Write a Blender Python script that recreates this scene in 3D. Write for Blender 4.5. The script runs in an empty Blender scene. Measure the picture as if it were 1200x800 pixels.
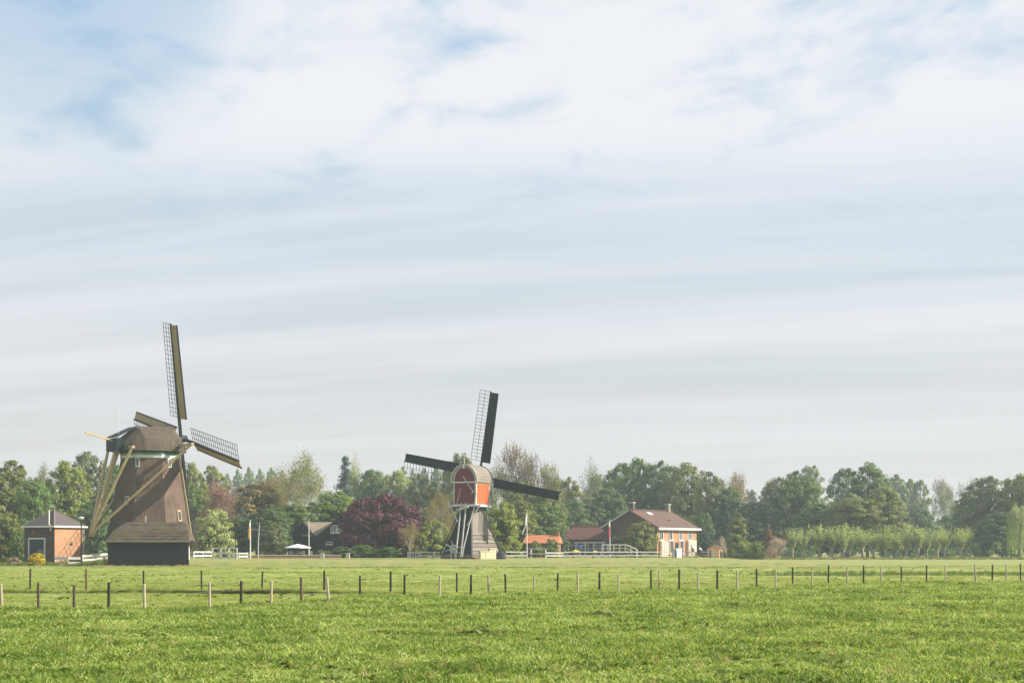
import bpy, math, random
import numpy as np
from mathutils import Vector, Matrix

scene = bpy.context.scene
C = scene.collection
R = math.radians
F = 1666.7          # focal length in photograph pixels (1200 wide)
HY = 641.0          # horizon row
CAMH = 2.1

# ------------------------------------------------------------------ camera
cam_d = bpy.data.cameras.new('camera')
cam_d.lens = 50.0
cam_d.sensor_width = 36.0
cam_d.shift_y = (HY - 400.0) / 1200.0
cam_d.clip_end = 6000.0
cam_d.clip_start = 0.2
cam = bpy.data.objects.new('camera', cam_d)
cam.location = (0, 0, CAMH)
cam.rotation_euler = (R(90), 0, 0)
C.objects.link(cam)
scene.camera = cam

# ------------------------------------------------------------------ light
SUN_EL, SUN_AZ = 32.0, 88.0          # azimuth clockwise from +Y (view direction): from the right
world = bpy.data.worlds.new('World')
scene.world = world
world.use_nodes = True
wn, wl = world.node_tree.nodes, world.node_tree.links
wn.clear()


def N(nodes, typ, **kw):
    n = nodes.new(typ)
    for k, v in kw.items():
        setattr(n, k, v)
    return n


def math_node(nodes, links, op, a, b=None, c=None, clamp=False):
    n = nodes.new('ShaderNodeMath')
    n.operation = op
    n.use_clamp = clamp
    for i, s in enumerate((a, b, c)):
        if s is None:
            continue
        if isinstance(s, (int, float)):
            n.inputs[i].default_value = s
        else:
            links.new(s, n.inputs[i])
    return n.outputs[0]


def build_world():
    m = lambda op, a, b=None, c=None, clamp=False: math_node(wn, wl, op, a, b, c, clamp)
    sky = N(wn, 'ShaderNodeTexSky', sky_type='NISHITA', sun_disc=False)
    sky.sun_elevation = R(SUN_EL)
    sky.sun_rotation = R(SUN_AZ)
    sky.air_density = 1.0
    sky.dust_density = 1.2
    sky.ozone_density = 2.0
    tc = N(wn, 'ShaderNodeTexCoord')
    sep = N(wn, 'ShaderNodeSeparateXYZ')
    wl.new(tc.outputs['Generated'], sep.inputs[0])
    X, Y, Z = sep.outputs
    zz = m('MAXIMUM', Z, 0.0)
    den = m('ADD', zz, 0.075)
    u = m('DIVIDE', X, den)
    v = m('DIVIDE', Y, den)

    def noise(su, sv, scale, detail, rough, off, shear=0.0, dist=0.0):
        uu = m('MULTIPLY', u, su)
        vv = m('MULTIPLY', v, sv)
        if shear:
            vv = m('ADD', vv, m('MULTIPLY', u, shear))
        cb = N(wn, 'ShaderNodeCombineXYZ')
        wl.new(uu, cb.inputs[0])
        wl.new(vv, cb.inputs[1])
        cb.inputs[2].default_value = off
        t = N(wn, 'ShaderNodeTexNoise')
        t.inputs['Scale'].default_value = scale
        t.inputs['Detail'].default_value = detail
        t.inputs['Roughness'].default_value = rough
        t.inputs['Distortion'].default_value = dist
        wl.new(cb.outputs[0], t.inputs['Vector'])
        return t.outputs['Fac']

    def ramp(fac, stops):
        r = N(wn, 'ShaderNodeValToRGB')
        r.color_ramp.interpolation = 'EASE'
        e = r.color_ramp.elements
        while len(e) < len(stops):
            e.new(0.5)
        for i, (p, c) in enumerate(stops):
            e[i].position = p
            e[i].color = (c, c, c, 1) if isinstance(c, float) else (*c, 1)
        wl.new(fac, r.inputs[0])
        return r.outputs[0]

    def mix(fac, a, b):
        n = N(wn, 'ShaderNodeMix', data_type='RGBA')
        wl.new(fac, n.inputs[0])
        for s, i in ((a, 6), (b, 7)):
            if isinstance(s, tuple):
                n.inputs[i].default_value = (*s, 1)
            else:
                wl.new(s, n.inputs[i])
        return n.outputs[2]

    # soft broken deck high up, long streaks lower down, a pale veil to the horizon
    puff = noise(1.0, 0.8, 5.0, 6.0, 0.55, 3.1, 0.15, 0.35)
    big = noise(0.55, 0.6, 1.0, 3.0, 0.5, 9.4, 0.12, 0.3)
    streak = noise(0.15, 0.95, 1.0, 4.0, 0.5, 2.6, 0.33, 0.6)
    fine = noise(0.4, 2.4, 1.0, 4.0, 0.5, 5.2, 0.5, 0.6)
    hi = ramp(zz, [(0.20, 0.0), (0.285, 1.0)])
    pm = m('ADD', m('MULTIPLY', puff, 0.6), m('MULTIPLY', big, 0.5))
    pm = ramp(pm, [(0.38, 0.2), (0.62, 1.0)])
    # an opening in the deck towards the upper left
    hole = N(wn, 'ShaderNodeVectorMath', operation='DOT_PRODUCT')
    wl.new(tc.outputs['Generated'], hole.inputs[0])
    hole.inputs[1].default_value = Vector((-545, 1667, 690)).normalized()
    hm = ramp(hole.outputs['Value'], [(0.990, 0.0), (0.9997, 1.0)])
    pm = m('SUBTRACT', pm, m('MULTIPLY', hm, m('ADD', 0.1, m('MULTIPLY', puff, 1.2))), clamp=True)
    sm = m('ADD', m('MULTIPLY', streak, 0.72), m('MULTIPLY', fine, 0.30))
    sm = ramp(sm, [(0.34, 0.0), (0.70, 1.0)])
    lo = m('SUBTRACT', 1.0, hi)
    cov = m('ADD', m('MULTIPLY', pm, hi), m('MULTIPLY', sm, lo), clamp=True)
    S = 9.0
    veil_col = ramp(zz, [(0.0, (0.725, 0.69, 0.67)), (0.06, (0.70, 0.69, 0.685)), (0.13, (0.645, 0.68, 0.71)), (0.20, (0.57, 0.67, 0.755)), (0.28, (0.46, 0.64, 0.81)), (0.36, (0.31, 0.55, 0.81))])
    k = N(wn, 'ShaderNodeVectorMath', operation='SCALE')
    wl.new(veil_col, k.inputs[0])
    k.inputs['Scale'].default_value = S
    veil = ramp(zz, [(0.0, 0.95), (0.3, 0.85), (0.6, 0.6)])
    base = mix(veil, sky.outputs[0], k.outputs[0])
    cl = m('MULTIPLY', cov, ramp(zz, [(0.02, 0.10), (0.10, 0.60), (0.20, 0.85), (0.30, 0.97)]))
    col = mix(cl, base, (0.875 * S, 0.89 * S, 0.925 * S))
    bg = N(wn, 'ShaderNodeBackground')
    wl.new(col, bg.inputs[0])
    bg.inputs[1].default_value = 0.05
    out = N(wn, 'ShaderNodeOutputWorld')
    wl.new(bg.outputs[0], out.inputs[0])


build_world()

sd = bpy.data.lights.new('sun', 'SUN')
sd.energy = 4.8
sd.angle = R(0.6)
sd.color = (1.0, 0.90, 0.76)
sun = bpy.data.objects.new('sun', sd)
to_sun = Vector((math.sin(R(SUN_AZ)) * math.cos(R(SUN_EL)), math.cos(R(SUN_AZ)) * math.cos(R(SUN_EL)), math.sin(R(SUN_EL))))
sun.rotation_euler = to_sun.to_track_quat('Z', 'Y').to_euler()
sun.location = to_sun * 100
C.objects.link(sun)

scene.render.engine = 'CYCLES'
scene.view_settings.view_transform = 'Standard'
scene.view_settings.look = 'None'
scene.view_settings.exposure = 1.15
scene.view_settings.gamma = 1.0
scene.cycles.volume_bounces = 1
scene.cycles.max_bounces = 6
scene.cycles.transparent_max_bounces = 8

# ------------------------------------------------------------------ helpers


def px(x, D):
    return (x - 600.0) * D / F


def pz(y, D):
    return CAMH + (HY - y) * D / F


def sstep(a, b, t):
    t = max(0.0, min(1.0, (t - a) / (b - a)))
    return t * t * (3 - 2 * t)


def wob(x, y):
    return (0.022 * math.sin(x * 0.31 + 1.3) * math.sin(y * 0.23 + 0.4) + 0.016 * math.sin(x * 0.11 - y * 0.17 + 2.0)
            + 0.012 * math.sin(x * 0.73 + y * 0.41))


def ditch_y(x):
    return 64.4 + 0.35 * math.sin(x * 0.21) + 0.2 * math.sin(x * 0.57 + 1)


def ground(x, y):
    """height of the land: flat meadows, a ditch with a raised far lip on the left, a low bank that carries the lane"""
    z = wob(x, y) * (1 if y < 140 else 0.6)
    # ditch (left half of the meadow)
    w = 1.0 - sstep(-9.0, -3.0, x)
    d = y - ditch_y(x)
    lip = (0.115 + 0.045 * math.sin(x * 0.37) + 0.03 * math.sin(x * 1.13 + 2)) * w
    if d > 0:
        z += max(lip, 0.0) * sstep(0.42, 0.6, d) * (1 - sstep(3, 16, d))
    if -0.55 < d < 0.6:
        z -= 0.28 * w * sstep(-0.55, -0.1, d) * (1 - sstep(0.35, 0.6, d))
    # shallow ditch on the right
    wr = sstep(17, 22, x)
    dr = y - 112
    z -= 0.30 * wr * sstep(-4.5, -2, dr) * (1 - sstep(2, 8, dr))
    # bank
    steep = 1.0 - sstep(-38, -27, x)
    a = 150 * (1 - steep) + 163 * steep
    b = 178 * (1 - steep) + 170 * steep
    lat = 1.0 - sstep(28, 40, x)
    z += 0.6 * sstep(a, b, y) * (1 - sstep(252, 285, y)) * lat
    return z


class MB:
    def __init__(s, M=None):
        s.v, s.f = [], []
        s.M = M or Matrix.Identity(4)

    def add(s, vs, fs):
        o = len(s.v)
        s.v += [tuple(s.M @ Vector(p)) for p in vs]
        s.f += [tuple(i + o for i in f) for f in fs]
        return s

    def box(s, c, d, rz=0.0):
        cx, cy, cz = c
        hx, hy, hz = d[0] / 2, d[1] / 2, d[2] / 2
        ca, sa = math.cos(rz), math.sin(rz)
        vs = []
        for k in (-1, 1):
            for i, j in ((-1, -1), (1, -1), (1, 1), (-1, 1)):
                x, y = i * hx, j * hy
                vs.append((cx + x * ca - y * sa, cy + x * sa + y * ca, cz + k * hz))
        return s.add(vs, [(3, 2, 1, 0), (4, 5, 6, 7), (0, 1, 5, 4), (1, 2, 6, 5), (2, 3, 7, 6), (3, 0, 4, 7)])

    def beam(s, p0, p1, w, h=None, up=(0, 0, 1), w1=None, h1=None):
        """square timber from p0 to p1, w across, h along 'up'; may taper"""
        h = h or w
        w1 = w1 or w
        h1 = h1 or h
        p0, p1 = Vector(p0), Vector(p1)
        d = (p1 - p0).normalized()
        u = Vector(up)
        if abs(d.dot(u.normalized())) > 0.98:
            u = Vector((1, 0, 0))
        x = d.cross(u).normalized()
        y = x.cross(d).normalized()
        vs = []
        for p, a, b in ((p0, w / 2, h / 2), (p1, w1 / 2, h1 / 2)):
            for i, j in ((-1, -1), (1, -1), (1, 1), (-1, 1)):
                vs.append(tuple(p + x * (i * a) + y * (j * b)))
        return s.add(vs, [(3, 2, 1, 0), (4, 5, 6, 7), (0, 1, 5, 4), (1, 2, 6, 5), (2, 3, 7, 6), (3, 0, 4, 7)])

    def tube(s, pts, rad, n=6, cap=True):
        pts = [Vector(p) for p in pts]
        if not isinstance(rad, (list, tuple)):
            rad = [rad] * len(pts)
        vs, fs = [], []
        ref = None
        for i, p in enumerate(pts):
            d = (pts[min(i + 1, len(pts) - 1)] - pts[max(i - 1, 0)]).normalized()
            if ref is None:
                ref = Vector((1, 0, 0)) if abs(d.x) < 0.8 else Vector((0, 1, 0))
            x = d.cross(ref).normalized()
            y = d.cross(x).normalized()
            ref = -y if y.length > 0 else ref
            ref = x.cross(d)
            for k in range(n):
                t = 2 * math.pi * k / n
                vs.append(tuple(p + (x * math.cos(t) + y * math.sin(t)) * rad[i]))
        for i in range(len(pts) - 1):
            for k in range(n):
                k2 = (k + 1) % n
                fs.append((i * n + k, i * n + k2, (i + 1) * n + k2, (i + 1) * n + k))
        if cap:
            fs.append(tuple(range(n - 1, -1, -1)))
            fs.append(tuple(range((len(pts) - 1) * n, len(pts) * n)))
        return s.add(vs, fs)

    def rings(s, rings, close_top=True, close_bottom=True, wrap=True):
        n = len(rings[0])
        vs = [p for r in rings for p in r]
        fs = []
        for i in range(len(rings) - 1):
            for k in range(n if wrap else n - 1):
                k2 = (k + 1) % n
                fs.append((i * n + k, i * n + k2, (i + 1) * n + k2, (i + 1) * n + k))
        if close_bottom:
            fs.append(tuple(range(n - 1, -1, -1)))
        if close_top:
            fs.append(tuple(range((len(rings) - 1) * n, len(rings) * n)))
        return s.add(vs, fs)

    def build(s, name, mat, parent=None, smooth=False):
        me = bpy.data.meshes.new(name)
        me.from_pydata(s.v, [], s.f)
        me.update()
        if mat:
            me.materials.append(mat)
        if smooth:
            for p in me.polygons:
                p.use_smooth = True
        o = bpy.data.objects.new(name, me)
        C.objects.link(o)
        if parent:
            o.parent = parent
        return o


def empty(name, loc, label=None, cat=None, group=None, rz=0.0):
    o = bpy.data.objects.new(name, None)
    o.empty_display_size = 0.5
    o.location = loc
    o.rotation_euler = (0, 0, rz)
    C.objects.link(o)
    tag(o, label, cat, group)
    return o


def tag(o, label=None, cat=None, group=None, kind=None):
    if label:
        o['label'] = label
    if cat:
        o['category'] = cat
    if group:
        o['group'] = group
    if kind:
        o['kind'] = kind
    return o


def rotz(deg, loc=(0, 0, 0)):
    return Matrix.Translation(loc) @ Matrix.Rotation(R(deg), 4, 'Z')


# ------------------------------------------------------------------ materials
def new_mat(name):
    m = bpy.data.materials.new(name)
    m.use_nodes = True
    nt = m.node_tree
    nt.nodes.clear()
    return m, nt.nodes, nt.links


def plain(name, col, rough=0.7, var=0.18, scale=3.0, stretch=(1, 1, 1), bump=0.0, spec=0.3, streak=None, metallic=0.0):
    """a weathered single-colour surface: two noises vary its value, one gives relief"""
    m, n, l = new_mat(name)
    p = N(n, 'ShaderNodeBsdfPrincipled')
    out = N(n, 'ShaderNodeOutputMaterial')
    l.new(p.outputs[0], out.inputs[0])
    tc = N(n, 'ShaderNodeTexCoord')
    mp = N(n, 'ShaderNodeMapping')
    mp.inputs['Scale'].default_value = stretch
    l.new(tc.outputs['Object'], mp.inputs[0])
    t = N(n, 'ShaderNodeTexNoise')
    t.inputs['Scale'].default_value = scale
    t.inputs['Detail'].default_value = 6
    t.inputs['Roughness'].default_value = 0.62
    l.new(mp.outputs[0], t.inputs['Vector'])
    t2 = N(n, 'ShaderNodeTexNoise')
    t2.inputs['Scale'].default_value = scale * 0.17
    t2.inputs['Detail'].default_value = 3
    l.new(tc.outputs['Object'], t2.inputs['Vector'])
    mm = lambda *a, **k: math_node(n, l, *a, **k)
    f = mm('ADD', mm('MULTIPLY', t.outputs['Fac'], 2.0 * var), mm('MULTIPLY', t2.outputs['Fac'], 1.6 * var))
    f = mm('ADD', f, 1.0 - 1.8 * var)
    k = N(n, 'ShaderNodeVectorMath', operation='SCALE')
    k.inputs[0].default_value = col
    l.new(f, k.inputs['Scale'])
    l.new(k.outputs[0], p.inputs['Base Color'])
    p.inputs['Roughness'].default_value = rough
    p.inputs['Specular IOR Level'].default_value = spec
    p.inputs['Metallic'].default_value = metallic
    if bump:
        b = N(n, 'ShaderNodeBump')
        b.inputs['Strength'].default_value = bump
        b.inputs['Distance'].default_value = 0.05
        l.new(t.outputs['Fac'], b.inputs['Height'])
        l.new(b.outputs[0], p.inputs['Normal'])
    return m


def thatch(name, c1, c2, moss=None):
    m, n, l = new_mat(name)
    p = N(n, 'ShaderNodeBsdfPrincipled')
    out = N(n, 'ShaderNodeOutputMaterial')
    l.new(p.outputs[0], out.inputs[0])
    tc = N(n, 'ShaderNodeTexCoord')
    mp = N(n, 'ShaderNodeMapping')
    mp.inputs['Scale'].default_value = (5.0, 5.0, 0.55)
    l.new(tc.outputs['Object'], mp.inputs[0])
    t = N(n, 'ShaderNodeTexNoise')
    t.inputs['Scale'].default_value = 1.0
    t.inputs['Detail'].default_value = 7
    t.inputs['Roughness'].default_value = 0.65
    l.new(mp.outputs[0], t.inputs[0])
    t2 = N(n, 'ShaderNodeTexNoise')
    t2.inputs['Scale'].default_value = 0.55
    t2.inputs['Detail'].default_value = 5
    l.new(tc.outputs['Object'], t2.inputs[0])
    r = N(n, 'ShaderNodeValToRGB')
    r.color_ramp.elements[0].position = 0.30
    r.color_ramp.elements[0].color = (*c1, 1)
    r.color_ramp.elements[1].position = 0.72
    r.color_ramp.elements[1].color = (*c2, 1)
    mm = lambda *a, **k: math_node(n, l, *a, **k)
    l.new(mm('ADD', mm('MULTIPLY', t.outputs['Fac'], 0.6), mm('MULTIPLY', t2.outputs['Fac'], 0.4)), r.inputs[0])
    col = r.outputs[0]
    if moss:
        rm = N(n, 'ShaderNodeValToRGB')
        rm.color_ramp.elements[0].position = 0.50
        rm.color_ramp.elements[1].position = 0.66
        t3 = N(n, 'ShaderNodeTexNoise')
        t3.inputs['Scale'].default_value = 1.3
        t3.inputs['Detail'].default_value = 6
        l.new(tc.outputs['Object'], t3.inputs[0])
        l.new(t3.outputs['Fac'], rm.inputs[0])
        mx = N(n, 'ShaderNodeMix', data_type='RGBA')
        l.new(rm.outputs[0], mx.inputs[0])
        l.new(col, mx.inputs[6])
        mx.inputs[7].default_value = (*moss, 1)
        col = mx.outputs[2]
    l.new(col, p.inputs['Base Color'])
    p.inputs['Roughness'].default_value = 0.95
    p.inputs['Specular IOR Level'].default_value = 0.1
    b = N(n, 'ShaderNodeBump')
    b.inputs['Strength'].default_value = 0.8
    b.inputs['Distance'].default_value = 0.08
    l.new(t.outputs['Fac'], b.inputs['Height'])
    l.new(b.outputs[0], p.inputs['Normal'])
    return m


def brick(name, c1, c2, mortar, scale=1.0, w=0.22, h=0.07):
    m, n, l = new_mat(name)
    p = N(n, 'ShaderNodeBsdfPrincipled')
    out = N(n, 'ShaderNodeOutputMaterial')
    l.new(p.outputs[0], out.inputs[0])
    tc = N(n, 'ShaderNodeTexCoord')
    sp = N(n, 'ShaderNodeSeparateXYZ')
    l.new(tc.outputs['Object'], sp.inputs[0])
    mm = lambda *a, **k: math_node(n, l, *a, **k)
    cb = N(n, 'ShaderNodeCombineXYZ')
    l.new(mm('ADD', sp.outputs[0], sp.outputs[1]), cb.inputs[0])
    l.new(sp.outputs[2], cb.inputs[1])
    bt = N(n, 'ShaderNodeTexBrick')
    bt.inputs['Scale'].default_value = scale
    bt.inputs['Brick Width'].default_value = w
    bt.inputs['Row Height'].default_value = h
    bt.inputs['Mortar Size'].default_value = 0.008
    bt.inputs['Color1'].default_value = (*c1, 1)
    bt.inputs['Color2'].default_value = (*c2, 1)
    bt.inputs['Mortar'].default_value = (*mortar, 1)
    l.new(cb.outputs[0], bt.inputs['Vector'])
    t = N(n, 'ShaderNodeTexNoise')
    t.inputs['Scale'].default_value = 1.1
    t.inputs['Detail'].default_value = 7
    l.new(tc.outputs['Object'], t.inputs[0])
    k = N(n, 'ShaderNodeVectorMath', operation='SCALE')
    l.new(bt.outputs['Color'], k.inputs[0])
    l.new(mm('ADD', mm('MULTIPLY', t.outputs['Fac'], 0.7), 0.65), k.inputs['Scale'])
    l.new(k.outputs[0], p.inputs['Base Color'])
    p.inputs['Roughness'].default_value = 0.9
    p.inputs['Specular IOR Level'].default_value = 0.15
    b = N(n, 'ShaderNodeBump')
    b.inputs['Strength'].default_value = 0.4
    b.inputs['Distance'].default_value = 0.01
    l.new(bt.outputs['Fac'], b.inputs['Height'])
    b.invert = True
    l.new(b.outputs[0], p.inputs['Normal'])
    return m


def leaf_mat(name, col, var=0.5, trans=0.32, warm=(1.25, 1.15, 0.6)):
    m, n, l = new_mat(name)
    mm = lambda *a, **k: math_node(n, l, *a, **k)
    g = N(n, 'ShaderNodeNewGeometry')
    oi = N(n, 'ShaderNodeObjectInfo')
    tc = N(n, 'ShaderNodeTexCoord')
    t = N(n, 'ShaderNodeTexNoise')
    t.inputs['Scale'].default_value = 0.45
    t.inputs['Detail'].default_value = 2
    l.new(tc.outputs['Object'], t.inputs[0])
    f = mm('ADD', mm('MULTIPLY', g.outputs['Random Per Island'], var), mm('MULTIPLY', t.outputs['Fac'], 0.75))
    f = mm('ADD', f, mm('MULTIPLY', oi.outputs['Random'], 0.25))
    f = mm('ADD', f, 0.62 - 0.5 * var - 0.12)
    hsv = N(n, 'ShaderNodeHueSaturation')
    hsv.inputs['Color'].default_value = (*col, 1)
    l.new(mm('ADD', 0.485, mm('MULTIPLY', t.outputs['Fac'], 0.03)), hsv.inputs['Hue'])
    l.new(f, hsv.inputs['Value'])
    p = N(n, 'ShaderNodeBsdfPrincipled')
    l.new(hsv.outputs[0], p.inputs['Base Color'])
    p.inputs['Roughness'].default_value = 0.6
    p.inputs['Specular IOR Level'].default_value = 0.25
    tr = N(n, 'ShaderNodeBsdfTranslucent')
    k = N(n, 'ShaderNodeVectorMath', operation='MULTIPLY')
    l.new(hsv.outputs[0], k.inputs[0])
    k.inputs[1].default_value = warm
    l.new(k.outputs[0], tr.inputs[0])
    mx = N(n, 'ShaderNodeMixShader')
    mx.inputs[0].default_value = trans
    l.new(p.outputs[0], mx.inputs[1])
    l.new(tr.outputs[0], mx.inputs[2])
    out = N(n, 'ShaderNodeOutputMaterial')
    l.new(mx.outputs[0], out.inputs[0])
    return m


def glass_mat(name, col=(0.03, 0.04, 0.05)):
    m, n, l = new_mat(name)
    p = N(n, 'ShaderNodeBsdfPrincipled')
    p.inputs['Base Color'].default_value = (*col, 1)
    p.inputs['Roughness'].default_value = 0.08
    p.inputs['Specular IOR Level'].default_value = 0.6
    out = N(n, 'ShaderNodeOutputMaterial')
    l.new(p.outputs[0], out.inputs[0])
    return m


def ground_mat():
    m, n, l = new_mat('meadow')
    mm = lambda *a, **k: math_node(n, l, *a, **k)
    g = N(n, 'ShaderNodeNewGeometry')
    sp = N(n, 'ShaderNodeSeparateXYZ')
    l.new(g.outputs['Position'], sp.inputs[0])

    def noise(scale, detail=5, rough=0.6, st=(1, 1, 1)):
        mp = N(n, 'ShaderNodeMapping')
        mp.inputs['Scale'].default_value = st
        l.new(g.outputs['Position'], mp.inputs[0])
        t = N(n, 'ShaderNodeTexNoise')
        t.inputs['Scale'].default_value = scale
        t.inputs['Detail'].default_value = detail
        t.inputs['Roughness'].default_value = rough
        l.new(mp.outputs[0], t.inputs[0])
        return t.outputs['Fac']

    def ramp(fac, stops):
        r = N(n, 'ShaderNodeValToRGB')
        e = r.color_ramp.elements
        while len(e) < len(stops):
            e.new(0.5)
        for i, (p_, c) in enumerate(stops):
            e[i].position = p_
            e[i].color = (c, c, c, 1) if isinstance(c, float) else (*c, 1)
        l.new(fac, r.inputs[0])
        return r.outputs[0]

    def mix(fac, a, b):
        x = N(n, 'ShaderNodeMix', data_type='RGBA')
        l.new(fac, x.inputs[0])
        for s, i in ((a, 6), (b, 7)):
            if isinstance(s, tuple):
                x.inputs[i].default_value = (*s, 1)
            else:
                l.new(s, x.inputs[i])
        return x.outputs[2]

    big = noise(0.055, 4)
    mid = noise(0.5, 6, 0.65, (1, 0.45, 1))
    fine = noise(5.0, 6, 0.7)
    col = ramp(mid, [(0.30, (0.155, 0.215, 0.045)), (0.52, (0.235, 0.285, 0.074)), (0.72, (0.290, 0.320, 0.100))])
    col = mix(ramp(big, [(0.40, 0.0), (0.66, 0.7)]), col, (0.265, 0.295, 0.090))
    # drier, older grass on the field behind the far ditch
    far = ramp(mm('MULTIPLY', mm('ADD', sp.outputs[1], mm('MULTIPLY', big, 12.0)), 0.001), [(0.149, 0.0), (0.1535, 1.0)])
    dry = ramp(mid, [(0.32, (0.165, 0.185, 0.055)), (0.70, (0.255, 0.245, 0.100))])
    col = mix(mm('MULTIPLY', far, 0.8), col, dry)
    # lush strip along the ditch on the right
    at = N(n, 'ShaderNodeAttribute', attribute_name='lush')
    col = mix(at.outputs['Fac'], col, (0.085, 0.150, 0.050))
    k = N(n, 'ShaderNodeVectorMath', operation='SCALE')
    l.new(col, k.inputs[0])
    l.new(mm('ADD', mm('MULTIPLY', fine, 0.9), 0.52), k.inputs['Scale'])
    so = N(n, 'ShaderNodeAttribute', attribute_name='soil')
    col = mix(so.outputs['Fac'], k.outputs[0], (0.014, 0.011, 0.007))
    p = N(n, 'ShaderNodeBsdfPrincipled')
    l.new(col, p.inputs['Base Color'])
    p.inputs['Roughness'].default_value = 0.95
    p.inputs['Specular IOR Level'].default_value = 0.1
    b = N(n, 'ShaderNodeBump')
    b.inputs['Strength'].default_value = 0.5
    b.inputs['Distance'].default_value = 0.05
    l.new(fine, b.inputs['Height'])
    l.new(b.outputs[0], p.inputs['Normal'])
    out = N(n, 'ShaderNodeOutputMaterial')
    l.new(p.outputs[0], out.inputs[0])
    return m


def grass_mat(name, c_dark, c_light, c_dry, trans=0.4):
    """grass blades: root darker green, patches of yellow and dry blades"""
    m, n, l = new_mat(name)
    mm = lambda *a, **k: math_node(n, l, *a, **k)
    g = N(n, 'ShaderNodeNewGeometry')
    oi = N(n, 'ShaderNodeObjectInfo')
    t = N(n, 'ShaderNodeTexNoise')
    t.inputs['Scale'].default_value = 0.35
    t.inputs['Detail'].default_value = 5
    t.inputs['Roughness'].default_value = 0.62
    l.new(g.outputs['Position'], t.inputs[0])
    r = N(n, 'ShaderNodeValToRGB')
    e = r.color_ramp.elements
    e[0].position, e[0].color = 0.25, (*c_dark, 1)
    e[1].position, e[1].color = 0.60, (*c_light, 1)
    x = e.new(0.88)
    x.color = (*c_dry, 1)
    f = mm('ADD', mm('MULTIPLY', t.outputs['Fac'], 1.05), mm('MULTIPLY', mm('POWER', g.outputs['Random Per Island'], 1.4), 0.72))
    f = mm('ADD', f, mm('MULTIPLY', oi.outputs['Random'], 0.18))
    l.new(mm('SUBTRACT', f, 0.385), r.inputs[0])
    p = N(n, 'ShaderNodeBsdfPrincipled')
    l.new(r.outputs[0], p.inputs['Base Color'])
    p.inputs['Roughness'].default_value = 0.6
    p.inputs['Specular IOR Level'].default_value = 0.18
    tr = N(n, 'ShaderNodeBsdfTranslucent')
    k = N(n, 'ShaderNodeVectorMath', operation='MULTIPLY')
    l.new(r.outputs[0], k.inputs[0])
    k.inputs[1].default_value = (1.25, 1.2, 0.6)
    l.new(k.outputs[0], tr.inputs[0])
    mx = N(n, 'ShaderNodeMixShader')
    mx.inputs[0].default_value = trans
    l.new(p.outputs[0], mx.inputs[1])
    l.new(tr.outputs[0], mx.inputs[2])
    out = N(n, 'ShaderNodeOutputMaterial')
    l.new(mx.outputs[0], out.inputs[0])
    return m


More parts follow.
